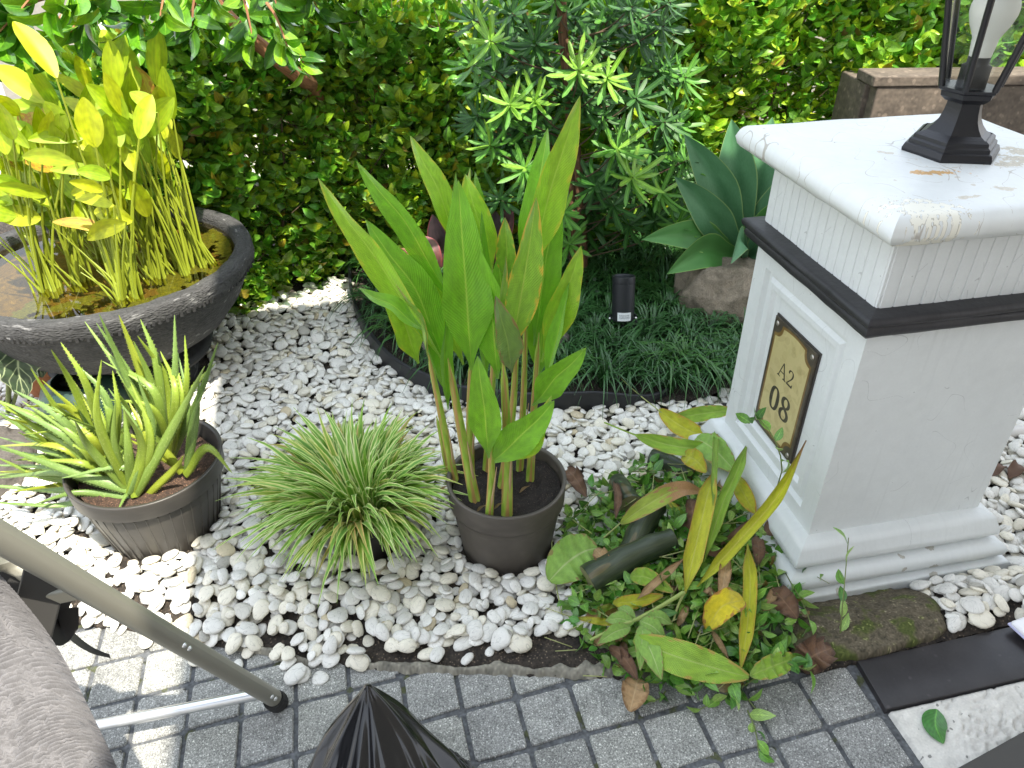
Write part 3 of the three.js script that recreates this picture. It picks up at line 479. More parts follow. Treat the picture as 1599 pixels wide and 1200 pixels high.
function pot(name, label, o, mat, rim) {
  const t = thing(name, label, 'plant pot', o.p.clone()); const { R, r, h } = o, w = 0.005;
  mesh('body', lathe([[0.001, 0.002], [r - 0.004, 0.002], [r, 0.006], [lerp(r, R, 0.6), h * 0.6], [R - rim[0] - 0.001, h - rim[1]], [R - rim[0] - w, h - rim[1]], [lerp(r, R, 0.6) - w, h * 0.6], [r - w, 0.01], [0.001, 0.01]], 64), mat, t);
  mesh('rim', lathe([[R - rim[0] - w, h - rim[1] - 0.004], [R - rim[0] + 0.001, h - rim[1] - 0.004], [R - 0.002, h - rim[1] + 0.002], [R, h - 0.006], [R + 0.001, h - 0.002], [R - 0.002, h], [R - w - 0.002, h - 0.001], [R - w - 0.004, h - 0.006], [R - rim[0] - w, h - rim[1] - 0.004]], 64), mat, t);
  return t;
}
const tPotSoil = tex(512, 512, (u, v) => { const a = tn(u, v, 90, 2), b = tn(u, v, 40, 4), c = tn(u, v, 9, 6); let k = 30 + a * 16 + b * 11 + c * 5; if (a > 0.68) k += 60; return [k * 1.15, k * 0.98, k * 0.86]; });
const mPotSoil = std({ map: tPotSoil, roughness: 0.97 }), mPotSoilBrown = std({ map: tPotSoil, color: lin(3.2, 2.4, 1.9), roughness: 0.97 });
const potT = pot('nursery_pot', 'dusty grey plastic pot holding the tall broad-leaved plant', TURM, mPotGrey, [0.004, 0.055]); { const s = mesh('soil', soilDisc(TURM.R - 0.012, 1), mPotSoil, potT); s.position.y = TURM.h - 0.03; }
const potS = pot('nursery_pot', 'small black plastic pot under the striped grass', SPID, mPot, [0.005, 0.03]); { const s = mesh('soil', soilDisc(SPID.R - 0.014, 2), mPotSoil, potS); s.position.y = SPID.h - 0.025; }
const potA = pot('nursery_pot', 'black ribbed plastic pot holding the aloe', ALOE, mPotAloe, [0.012, 0.045]); { const s = mesh('soil', soilDisc(ALOE.R - 0.022, 3), mPotSoilBrown, potA); s.position.y = ALOE.h - 0.035;
  const rib = limb([V(0, 0.01, 0), V(0, 0.165, 0)], [0.002, 0.002], 5, 1); for (let k = 0; k < 40; k++) { const a = k / 40 * TAU; const m = mesh('rib', rib, mPotAloe, potA); m.position.set(Math.cos(a) * (ALOE.r + 0.0008), 0, Math.sin(a) * (ALOE.r + 0.0008)); m.quaternion.setFromUnitVectors(V(0, 1, 0), V(Math.cos(a) * (ALOE.R - 0.013 - ALOE.r), ALOE.h - 0.045, Math.sin(a) * (ALOE.R - 0.013 - ALOE.r)).normalize()); } }

// ---------- turmeric ----------
const leafTex = (base, vein, edge, opt = {}) => tex(128, 512, (u, v) => {
  const a = Math.abs(u - 0.5) * 2, s = opt.slant ?? 0.16, q = (v - a * s) * (opt.veins ?? 46), l = 0.5 + 0.5 * Math.sin(q * TAU + 0.6 * N3(u * 4, v * 4, 1)), n1 = N3(u * 5, v * 9, opt.seed || 1), n2 = N3(u * 30, v * 60, 4);
  let c = base.map((b) => b * (1 + 0.07 * n1 + 0.04 * n2)); const k = (opt.vk ?? 0.07) * l * l; c = c.map((x, i) => lerp(x, vein[i], k));
  const mid = Math.exp(-Math.pow(a / (opt.mw ?? 0.045), 2)); c = c.map((x, i) => lerp(x, vein[i], mid * 0.85));
  if (edge) { const e = sstep(opt.e0 ?? 0.72, 1, a + 0.22 * n1 + (opt.tip ?? 0.35) * sstep(0.72, 1, v)) * (opt.ek ?? 1); c = c.map((x, i) => lerp(x, edge[i], e)); }
  if (n2 > 0.82 && n1 > 0.1) c = c.map((x, i) => lerp(x, [150, 120, 60][i], 0.7));
  if (opt.brown) { const e = sstep(opt.brown, opt.brown + 0.1, v + 0.12 * n1 + 0.1 * a * a); c = c.map((x, i) => lerp(x, [168, 128, 84][i] * (1 + 0.12 * n2 + 0.1 * l), e)); }
  return c;
}, false);
const bLeaf = tex(128, 512, (u, v) => { const a = Math.abs(u - 0.5) * 2; return 128 + 90 * Math.sin((v - a * 0.16) * 46 * TAU) - 120 * Math.exp(-Math.pow(a / 0.05, 2)); }, false, true);
const G1 = [128, 190, 26], G2 = [158, 206, 34], GV = [186, 222, 80], YE = [208, 204, 52];
const mTur = [leafMat({ map: leafTex(G1, GV, null), transmission: 0.4, bumpMap: bLeaf, bumpScale: 0.0007 }), leafMat({ map: leafTex(G2, GV, YE, { seed: 3, e0: 0.88, ek: 0.7 }), transmission: 0.4, bumpMap: bLeaf, bumpScale: 0.0007 }), leafMat({ map: leafTex([144, 192, 44], [188, 212, 84], [222, 190, 52], { seed: 5, e0: 0.82 }), bumpMap: bLeaf, bumpScale: 0.0012 }), leafMat({ map: leafTex([116, 152, 58], [160, 186, 90], [150, 120, 60], { seed: 8, e0: 0.75 }), bumpMap: bLeaf, bumpScale: 0.0012 })];
{
  const T = thing('turmeric_plant', 'tall clump of broad upright lime-green leaves in the grey pot', 'plant', TURM.p.clone()); const O = TURM.p;
  const Z = TURM.p.z;
  const loc = (v) => v.clone().sub(O);
  const stemM = leafMat({ map: tex(64, 256, (u, v) => { const n = N3(u * 6, v * 20, 2), m = N3(u * 22, v * 6, 7), d = sstep(0.35, 0.6, N3(u * 5, v * 3, 9) + 0.3 * m); return [lerp(158 + 26 * n + 12 * m, 176, d), lerp(182 + 14 * n + 10 * m, 140, d), lerp(70 + 22 * n, 84, d)]; }), transmission: 0.1, roughness: 0.5 });
  const husk = std({ color: lin(0.42, 0.29, 0.15), roughness: 0.8 });
  // stems: soil px, way px, top px, z shift, radius
  const S = [[[742, 782], [722, 680], [700, 560], 0.0, 0.0105], [[710, 750], [692, 660], [668, 545], -0.05, 0.0085], [[764, 812], [768, 720], [765, 590], 0.05, 0.0075], [[792, 806], [792, 690], [786, 560], 0.045, 0.0105], [[828, 752], [834, 640], [842, 520], -0.03, 0.008], [[812, 735], [818, 620], [822, 470], -0.06, 0.0075], [[735, 740], [734, 640], [736, 560], -0.05, 0.0085], [[760, 735], [768, 620], [772, 540], -0.06, 0.008], [[784, 760], [800, 650], [808, 520], -0.02, 0.0085], [[700, 742], [690, 690], [682, 650], -0.03, 0.005]];
  for (const [a, b, c, dz, r] of S) { const p0 = at(a[0], a[1], O.y + TURM.h - 0.032), z = p0.z; mesh('stem', limb([p0, atz(b[0], b[1], z), atz(c[0], c[1], z + dz * 0.3)].map(loc), (t) => r * (1.25 - 0.62 * t) * (1 - 0.75 * sstep(0.86, 1, t)), 9, 16), stemM, T); if (r > 0.007) { const q = limb([p0.clone(), atz(lerp(a[0], b[0], 0.5) + 5, lerp(a[1], b[1], 0.5), z + 0.008), atz(b[0] + 8, b[1] + 10, z + 0.012)].map((v) => v.sub(O)), (t) => r * 0.55 * (1 - 0.8 * t), 5, 6); mesh('dry_sheath', q, husk, T); } }
  // leaves: base, middle and tip in the photo, width in photo pixels, material, depths of base and tip relative to the pot, roll
  const LF = [
    [[737, 578], [728, 450], [716, 282], 104, 0, 0.04, -0.02, 0.1, 0.2], [[822, 440], [862, 290], [906, 150], 78, 1, -0.05, -0.06, 0.35, 0.3], [[815, 450], [838, 310], [856, 200], 56, 0, -0.08, -0.12, -0.3, 0.3],
    [[712, 480], [632, 345], [557, 252], 60, 0, -0.02, -0.02, -0.4, 0.4], [[690, 560], [585, 400], [497, 278], 66, 1, 0.04, 0.08, -0.5, 0.35], [[722, 400], [684, 295], [641, 212], 54, 1, -0.1, -0.15, 0.3, 0.3],
    [[702, 580], [648, 450], [571, 343], 78, 0, 0.02, 0.0, 0.2, 0.3], [[668, 520], [612, 476], [561, 450], 40, 0, 0.1, 0.16, 0.5, 0.3], [[654, 568], [632, 505], [592, 412], 64, 1, 0.02, 0.04, 0.2, 0.3], [[670, 566], [655, 500], [617, 443], 24, 2, 0.11, 0.12, 0.9, 0.8],
    [[704, 460], [703, 350], [712, 268], 46, 0, -0.05, -0.07, 0.8, 0.4], [[770, 430], [747, 345], [727, 272], 70, 1, -0.08, -0.1, -0.2, 0.3], [[752, 400], [747, 330], [742, 268], 36, 0, -0.12, -0.14, 0.5, 0.4],
    [[797, 556], [818, 440], [838, 308], 78, 2, 0.05, 0.0, 0.35, 0.3], [[846, 566], [880, 470], [908, 384], 66, 1, -0.02, -0.06, 0.3, 0.3], [[778, 592], [768, 490], [737, 370], 84, 0, 0.02, 0.0, -0.2, 0.25], [[800, 582], [792, 530], [774, 462], 64, 3, 0.09, 0.09, 0.4, 0.35],
    [[764, 726], [816, 678], [866, 626], 76, 0, 0.1, 0.14, 0.2, 0.25], [[832, 634], [868, 590], [916, 543], 62, 0, 0.02, 0.06, 0.15, 0.25], [[764, 716], [757, 640], [746, 556], 66, 0, 0.12, 0.12, -0.1, 0.2], [[792, 722], [838, 682], [862, 618], 52, 1, 0.08, 0.1, -0.4, 0.2],
    [[792, 440], [792, 390], [789, 340], 46, 2, -0.05, -0.06, -0.2, 0.4], [[835, 540], [852, 410], [872, 308], 70, 0, -0.07, -0.1, 0.2, 0.3], [[724, 570], [690, 470], [660, 400], 60, 1, -0.04, -0.06, 0.2, 0.3], [[700, 620], [690, 560], [672, 505], 40, 0, -0.06, -0.08, 0.2, 0.3], [[790, 560], [786, 470], [778, 400], 60, 0, -0.07, -0.09, 0.1, 0.3], [[842, 590], [846, 520], [838, 430], 56, 0, -0.09, -0.1, -0.3, 0.3],
    [[760, 600], [752, 480], [752, 330], 52, 0, -0.03, -0.06, 0.6, 0.45], [[690, 600], [660, 520], [600, 440], 46, 0, 0.02, 0.03, 0.7, 0.5], [[786, 590], [776, 500], [790, 400], 44, 2, 0.06, 0.05, 0.7, 0.6], [[850, 600], [872, 520], [890, 440], 40, 0, 0.0, -0.03, -0.6, 0.5], [[700, 640], [694, 560], [700, 470], 40, 0, 0.03, 0.03, 0.6, 0.5], [[735, 470], [728, 360], [735, 262], 40, 1, -0.1, -0.13, -0.6, 0.4], [[816, 500], [846, 380], [884, 260], 46, 0, -0.1, -0.14, 0.6, 0.5],
  ];
  LF.forEach(([a, b, c, w, m, za, zc, roll, fold], i) => {
    const A = atz(a[0], a[1], Z + za), B = atz(b[0], b[1], Z + lerp(za, zc, 0.5) + 0.015), C = atz(c[0], c[1], Z + zc), k = pxm(B);
    const dir = C.clone().sub(A).normalize(), view = B.clone().sub(EYE).normalize(), side = V().crossVectors(view, dir).normalize();
    mesh('leaf', blade([A, A.clone().lerp(B, 0.5).add(V(0, 0, 0.004)), B, B.clone().lerp(C, 0.55).add(V(0, 0, 0.006)), C].map(loc), { w: w * k * 0.41, side, roll, fold, n: 26, m: 8, wave: 0.13, wf: 15, ph: i * 1.7, prof: (t) => (0.07 + 0.93 * sstep(0.0, 0.42, t)) * Math.pow(clamp(1 - Math.pow(clamp((t - 0.3) / 0.7), 1.7)), 0.85) + 0.01, twist: roll * 0.4 }), mTur[m], T);
  });
  // cut stem stubs and shreds on the soil
  for (const [x, y] of [[686, 770], [745, 800], [772, 796], [812, 770]]) { const p = at(x, y, O.y + TURM.h - 0.03); mesh('dry_shred', blade([p, p.clone().add(V(0.01, 0.02, 0.004)), p.clone().add(V(0.022, 0.03, 0.01))].map((v) => v.sub(O)), { w: 0.004, n: 5, m: 2 }), husk, T); }
}
// ---------- striped grass ----------
{
  const T = thing('striped_grass_plant', 'dense mound of narrow green leaves with cream margins', 'plant', SPID.p.clone()); const R = rng(41);
  const stripe = (g, c) => tex(32, 128, (u, v) => { const a = Math.abs(u - 0.5) * 2, n = N3(u * 6, v * 8, 2), e = sstep(0.48, 0.68, a + 0.08 * n); return [lerp(g[0], c[0], e) + 6 * n, lerp(g[1], c[1], e) + 6 * n, lerp(g[2], c[2], e) + 5 * n]; }, false);
  const mats = [[[112, 160, 48], [212, 220, 142]], [[122, 166, 52], [222, 226, 166]], [[100, 150, 46], [190, 208, 116]], [[136, 166, 52], [224, 216, 130]], [[120, 168, 46], [172, 200, 92]]].map(([g, c]) => leafMat({ map: stripe(g, c), transmission: 0.26, roughness: 0.5 }));
  const tipM = leafMat({ map: stripe([138, 146, 60], [206, 172, 100]), transmission: 0.2 });
  const inner = [];
  for (let k = 0; k < 560; k++) {
    const az = R() * TAU, q = Math.sqrt(R()), len = rr(R, 0.14, 0.225) * (0.9 + 0.22 * q), cr = 0.085 * Math.sqrt(R()), a2 = az + rr(R, -0.6, 0.6);
    const base = V(Math.cos(az) * cr - 0.012, SPID.h - 0.02, Math.sin(az) * cr), out = V(Math.cos(a2), 0, Math.sin(a2));
    const lean = lerp(0.05, 1.2, q) + rr(R, -0.2, 0.2), dir = (e) => out.clone().multiplyScalar(Math.sin(e)).add(V(0, Math.cos(e), 0)), shift = V(-0.035, 0, 0.012).multiplyScalar(rr(R, 0.5, 1.3));
    const p1 = base.clone().addScaledVector(dir(lean * 0.8), len * 0.4).addScaledVector(shift, 0.4), p2 = p1.clone().addScaledVector(dir(lean + 0.25), len * 0.35).addScaledVector(shift, 0.4), p3 = p2.clone().addScaledVector(dir(lean + 0.55 + 0.4 * R()), len * 0.27).addScaledVector(shift, 0.2);
    const side = V().crossVectors(out, V(0, 1, 0)).applyAxisAngle(out, rr(R, -0.5, 0.5));
    const g = blade([base, p1, p2, p3], { w: rr(R, 0.0062, 0.01), side, fold: 0.3, n: 8, m: 2, twist: rr(R, -0.5, 0.5), prof: (t) => Math.min(1, 1.7 * (1 - t) + 0.02) * (0.7 + 0.3 * Math.sin(t * 3)) });
    if (k >= 296) { inner.push(g); continue; }
    mesh('leaf', g, R() < 0.07 ? tipM : mats[Math.floor(R() * 5)], T);
  }
  mesh('inner_leaves', mergeGeometries(inner), mats[0], T).userData.kind = 'stuff';
}
// ---------- aloe ----------
const tAloe = (b, s) => tex(256, 512, (u, v) => { const n = tn(u, v, 7, s), f = tn(u, v, 46, s + 2), g = tn(u, v, 60, s + 5), h = tn(u, v, 3, s); let c = b.map((x) => x * (1 + 0.07 * n + 0.05 * h)); if (f > 0.56) c = c.map((x, i) => lerp(x, [206, 214, 150][i], 0.6)); if (g > 0.62) c = c.map((x) => x * 0.9); return c; });
const mAloe = [[128, 148, 50], [116, 140, 58], [140, 152, 46], [106, 132, 66]].map((b, i) => new THREE.MeshPhysicalMaterial({ map: tAloe(b, 3 + i), roughness: 0.42, side: THREE.DoubleSide }));
function aloeLeaf(path, w, side, roll = 0) {
  const cv = new THREE.CatmullRomCurve3(path, false, 'centripetal'), n = 20, K = 10, pos = [], uv = [], idx = []; let s = side.clone(); const len = cv.getLength(), teeth = [];
  for (let i = 0; i <= n; i++) {
    const t = i / n, p = cv.getPoint(t), T = cv.getTangent(t); s.addScaledVector(T, -s.dot(T)).normalize(); const S = s.clone().applyAxisAngle(T, roll), N = V().crossVectors(S, T).normalize();
    const hw = w * Math.pow(1 - t, 0.7) * (0.82 + 0.25 * Math.sin(Math.PI * Math.min(1, t * 1.3))) + 0.0006, th = hw * lerp(0.5, 0.42, t);
    for (let k = 0; k < K; k++) { const a = k / K * TAU, cx = Math.cos(a), sy = Math.sin(a); const h = sy > 0 ? th * (0.32 * sy + 0.5 * cx * cx - 0.35) : th * sy; const q = p.clone().addScaledVector(S, cx * hw).addScaledVector(N, h + th * 0.3); pos.push(q.x, q.y, q.z); uv.push(k / K, t * len * 3); if ((k === 0 || k === K / 2) && i > 1 && i < n - 1) teeth.push([q.clone(), S.clone().multiplyScalar(k ? -1 : 1), T, hw]); }
  }
  for (let i = 0; i < n; i++) for (let k = 0; k < K; k++) { const a = i * K + k, b = i * K + (k + 1) % K; idx.push(a, b, a + K, b, b + K, a + K); }
  for (const [q, S, T, hw] of teeth) for (const dt of [0, 0.5]) { const o = T.clone().multiplyScalar(len / n * dt), e = Math.min(0.0019, hw * 0.22 + 0.0006), b = pos.length / 3, A = q.clone().add(o).addScaledVector(T, -e * 0.8).addScaledVector(S, -0.0006), B = q.clone().add(o).addScaledVector(T, e * 0.6).addScaledVector(S, -0.0006), C = q.clone().add(o).addScaledVector(S, e * 1.15).addScaledVector(T, e * 0.7); for (const v of [A, B, C]) { pos.push(v.x, v.y, v.z); uv.push(0, 0.3); } idx.push(b, b + 1, b + 2); }
  const g = new THREE.BufferGeometry(); g.setAttribute('position', new THREE.Float32BufferAttribute(pos, 3)); g.setAttribute('uv', new THREE.Float32BufferAttribute(uv, 2)); g.setIndex(idx); g.computeVertexNormals(); return g;
}
{
  const O = ALOE.p, soilTop = O.y + ALOE.h - 0.04, R = rng(61);
  const A = [['tallest aloe rosette at the back of the ribbed pot', V(0.03, 0, -0.03)], ['front aloe rosette with pale spotted leaves at the pot rim', V(-0.01, 0, 0.085)], ['sprawling aloe rosette leaning out over the pebbles', V(-0.085, 0, 0.04)], ['small aloe offset curling over the pot rim beside the striped grass', V(0.09, 0, 0.03)]];
  const pl = A.map(([l, d]) => thing('aloe_plant', l, 'aloe', V(O.x + d.x, soilTop, O.z + d.z), 'aloe rosettes in the ribbed pot'));
  const zc = O.z;
  const add = (k, a, b, c, w, dz = [0, 0, 0], roll = 0) => { const P = pl[k], base = P.position.clone().add(V(rr(R, -0.015, 0.015), rr(R, -0.01, 0.012), rr(R, -0.015, 0.015))); const B = atz(b[0], b[1], P.position.z + dz[1]), C = atz(c[0] + (c[0] - b[0]) * 0.3, c[1] + (c[1] - b[1]) * 0.22, P.position.z + dz[2]); const A0 = a ? atz(a[0], a[1], P.position.z + dz[0]).lerp(base, 0.72) : base; if (A0.y < soilTop - 0.02) A0.y = soilTop - 0.02; const pts = [A0, B, C].map((v) => v.clone().sub(P.position)); const dir = C.clone().sub(A0).normalize(), side = V().crossVectors(B.clone().sub(EYE).normalize(), dir).normalize().negate(); mesh('leaf', aloeLeaf(pts, w * 0.68 * pxm(B), side, roll + rr(R, -0.5, 0.5)), mAloe[Math.floor(R() * 4)], P); };
  // back rosette: upright leaves
  [[[263, 655], [218, 575], [193, 507], 15], [[255, 640], [243, 560], [225, 510], 12], [[280, 660], [274, 580], [273, 508], 11], [[300, 690], [317, 605], [335, 548], 10], [[286, 672], [293, 640], [281, 566], 9], [[240, 650], [205, 590], [163, 520], 12], [[270, 670], [300, 610], [328, 575], 9], [[235, 660], [200, 600], [148, 520], 12], [[250, 650], [236, 600], [215, 545], 12], [[240, 660], [190, 570], [163, 505], 12], [[262, 660], [255, 600], [248, 560], 10]].forEach(([a, b, c, w]) => add(0, a, b, c, w, [0, rr(R, -0.05, 0.02), rr(R, -0.1, 0.03)]));
  [[[252, 764], [277, 655], [310, 587], 14], [[230, 760], [222, 700], [200, 650], 15], [[178, 742], [152, 650], [157, 578], 13], [[190, 745], [178, 690], [180, 636], 10], [[215, 750], [200, 700], [195, 650], 13], [[172, 745], [140, 700], [122, 665], 13], [[243, 762], [200, 730], [120, 744], 13], [[238, 770], [120, 740], [14, 700], 16], [[262, 765], [275, 730], [284, 715], 9], [[240, 772], [200, 772], [188, 792], 8], [[225, 775], [120, 770], [70, 784], 9]].forEach(([a, b, c, w]) => add(1, a, b, c, w, [0, rr(R, 0, 0.05), rr(R, 0, 0.08)]));
  [[[150, 720], [70, 660], [0, 626], 13], [[160, 730], [70, 690], [4, 646], 13], [[170, 660], [115, 605], [88, 557], 11], [[175, 650], [130, 590], [103, 545], 11], [[160, 690], [100, 655], [60, 590], 11], [[170, 700], [90, 650], [38, 617], 12], [[180, 690], [110, 640], [55, 636], 11], [[180, 720], [90, 690], [20, 640], 12], [[190, 690], [140, 675], [60, 678], 9], [[150, 750], [60, 742], [-12, 742], 10], [[170, 770], [80, 765], [-14, 758], 11], [[190, 785], [100, 788], [4, 785], 10], [[160, 760], [70, 745], [12, 720], 11], [[140, 735], [90, 725], [10, 700], 11], [[190, 720], [150, 690], [130, 650], 12], [[200, 730], [160, 700], [125, 640], 12], [[180, 740], [110, 720], [55, 690], 13], [[200, 700], [170, 640], [150, 600], 12], [[205, 690], [185, 640], [178, 590], 11], [[215, 700], [200, 650], [184, 615], 11], [[195, 670], [165, 620], [120, 570], 10], [[150, 720], [90, 700], [40, 665], 10]].forEach(([a, b, c, w]) => add(2, a, b, c, w, [0, rr(R, -0.05, 0.05), rr(R, -0.06, 0.1)]));
  for (let k = 0; k < 22; k++) { const an = rr(R, -3.25, -2.35), L = rr(R, 110, 190), bx = rr(R, 165, 215), by = rr(R, 720, 768); add(2, [bx, by], [bx + Math.cos(an) * L * 0.5, by + Math.sin(an) * L * 0.5 - 12], [Math.max(-20, bx + Math.cos(an) * L), by + Math.sin(an) * L], rr(R, 10, 14), [0, rr(R, -0.03, 0.06), rr(R, -0.05, 0.1)]); }
  for (let k = 0; k < 24; k++) { const q = k % 3, bx = [275, 235, 165][q], by = [665, 755, 735][q], an = rr(R, -2.75, -1.25) + (q === 2 ? -0.35 : 0.1), L = rr(R, 85, 160); add(q, [bx, by], [bx + Math.cos(an) * L * 0.5, by + Math.sin(an) * L * 0.5 - 4], [bx + Math.cos(an - 0.15) * L, by + Math.sin(an - 0.15) * L], rr(R, 9, 14), [0, rr(R, -0.05, 0.05), rr(R, -0.08, 0.08)]); }
  [[[290, 702], [325, 700], [354, 732], 12], [[280, 712], [250, 700], [195, 676], 11], [[292, 708], [250, 712], [210, 690], 9], [[285, 700], [300, 660], [313, 620], 9], [[300, 700], [308, 650], [310, 600], 8]].forEach(([a, b, c, w]) => add(3, a, b, c, w, [0, 0.02, 0.04]));
}
// ---------- water bowl with sword plants ----------
const BW = BOWL.p;
{
  const T = thing('water_bowl', 'wide dark cement bowl filled with water on a round stand', 'bowl', BW.clone());
  const tB = tex(512, 256, (u, v) => { const a = tn(u, v, 70, 2), b = tn(u, v, 20, 4), c = tn(u, v, 6, 1), g = N4(Math.cos(u * TAU) * 18, Math.sin(u * TAU) * 18, v * 16, 3); let k = 66 + a * 10 + b * 10 + c * 10 + g * 8; if (b + c > 0.9) k += 40; return [k * 1.0, k * 0.99, k * 0.98]; });
  const bB = tex(512, 256, (u, v) => 128 + 80 * N4(Math.cos(u * TAU) * 9, Math.sin(u * TAU) * 9, v * 40, 3) + 40 * tn(u, v, 60, 4), true, true);
  const m = std({ map: tB, roughness: 0.82, bumpMap: bB, bumpScale: 0.005 });
  const wall = lathe([[0.001, 0.155], [0.17, 0.155], [0.22, 0.165], [0.3, 0.22], [0.355, 0.29], [0.385, 0.352], [0.392, 0.372]], 96); uvScale(wall, 3, 1);
  mesh('bowl_wall', wall, m, T);
  const rim = lathe([[0.392, 0.372], [0.404, 0.378], [0.409, 0.392], [0.409, 0.415], [0.404, 0.427], [0.393, 0.431], [0.372, 0.4295], [0.362, 0.425], [0.358, 0.412], [0.352, 0.36], [0.29, 0.24], [0.17, 0.18], [0.001, 0.175]], 96); uvScale(rim, 3, 1);
  { const p = rim.attributes.position; for (let i = 0; i < p.count; i++) { const x = p.getX(i), y = p.getY(i), z = p.getZ(i), r = Math.hypot(x, z); if (r > 0.35) { const k = 1 + (0.003 * N3(x * 12, y * 12, z * 12) + 0.0015 * N3(x * 60, y * 60, z * 60)) / r; p.setXYZ(i, x * k, y + 0.0025 * N3(x * 20, 3, z * 20), z * k); } } rim.computeVertexNormals(); }
  mesh('rim', rim, m, T);
  mesh('stand', lathe([[0.001, 0.001], [0.165, 0.001], [0.175, 0.01], [0.17, 0.03], [0.15, 0.05], [0.15, 0.085], [0.2, 0.1], [0.232, 0.112], [0.238, 0.128], [0.225, 0.14], [0.17, 0.15], [0.001, 0.156]], 72), std({ map: tB, color: lin(0.55, 0.55, 0.56), roughness: 0.7 }), T);
  // notched edge under the rim
  const notch = new RoundedBoxGeometry(0.006, 0.02, 0.008, 1, 0.0018); for (let k = 0; k < 150; k++) { const a = (k + 0.3 * Math.sin(k * 7)) / 150 * TAU; const q = mesh('rim_notch', notch, m, T); q.position.set(Math.cos(a) * 0.4052, 0.387 + 0.003 * Math.sin(k * 3.3), Math.sin(a) * 0.4052); q.rotation.y = -a; q.rotateX(0.25 * Math.sin(k * 5)); }
  // water: a clear body a few centimetres deep over silt
  const wg = lathe([[0.001, 0.404], [0.2, 0.404], [0.355, 0.404]], 72);
  const W = mesh('pond_water', wg, new THREE.MeshPhysicalMaterial({ color: lin(0.75, 0.7, 0.45), roughness: 0.03, transmission: 1, thickness: 0, ior: 1.33, side: THREE.DoubleSide })); W.position.copy(BW); tag(W, 'still brownish water in the dark bowl', 'water');
  const silt = lathe([[0.001, 0.368], [0.15, 0.372], [0.3, 0.37], [0.353, 0.366]], 64); uvScale(silt, 6, 3); const sp = silt.attributes.position; for (let i = 0; i < sp.count; i++) sp.setY(i, sp.getY(i) + 0.006 * N3(sp.getX(i) * 20, 0, sp.getZ(i) * 20)); silt.computeVertexNormals();
  const S = mesh('pond_silt', silt, std({ map: tex(256, 256, (u, v) => { const a = tn(u, v, 30, 3), b = tn(u, v, 8, 1); const k = 100 + 26 * a + 20 * b; return [k * 1.05, k * 0.86, k * 0.42]; }), roughness: 0.9 })); S.position.copy(BW); tag(S, 'brown silt lying under the water of the bowl', 'silt', null, 'stuff');
  // floating green algae with ragged edge and holes
  const n = 110, pos = [], uv = [], idx = [], id = new Map();
  const ok = (x, z) => { const r = Math.hypot(x, z); if (r > 0.345) return false; const a = N3(x * 9, 1, z * 9) + 0.5 * N3(x * 30, 2, z * 30); return a + 0.9 * sstep(0.0, 0.3, x) + 0.75 * sstep(0.12, 0.3, z) - 0.7 * sstep(-0.05, -0.2, x) > 0.72; };
  const vid = (i, j) => { const k = i * 1000 + j; if (!id.has(k)) { id.set(k, pos.length / 3); const x = (i / n - 0.5) * 0.72, z = (j / n - 0.5) * 0.72; pos.push(x, 0.4018 + 0.0016 * N3(x * 60, 4, z * 60) + 0.0012 * N3(x * 150, 4, z * 150), z); uv.push(x * 5, z * 5); } return id.get(k); };
  for (let i = 0; i < n; i++) for (let j = 0; j < n; j++) { const x = ((i + 0.5) / n - 0.5) * 0.72, z = ((j + 0.5) / n - 0.5) * 0.72; if (!ok(x, z)) continue; const a = vid(i, j), b = vid(i + 1, j), c = vid(i + 1, j + 1), d = vid(i, j + 1); idx.push(a, d, b, b, d, c); }
  const g = new THREE.BufferGeometry(); g.setAttribute('position', new THREE.Float32BufferAttribute(pos, 3)); g.setAttribute('uv', new THREE.Float32BufferAttribute(uv, 2)); g.setIndex(idx); g.computeVertexNormals();
  const A = mesh('floating_algae', g, leafMat({ map: tex(256, 256, (u, v) => { const a = tn(u, v, 60, 3), b = tn(u, v, 18, 1); return [96 + 34 * a + 24 * b, 100 + 32 * a + 22 * b, 6 + 6 * a]; }), transmission: 0.2, roughness: 0.8 })); A.position.copy(BW); tag(A, 'bright green algae film floating in the bowl', 'algae', null, 'stuff');
}
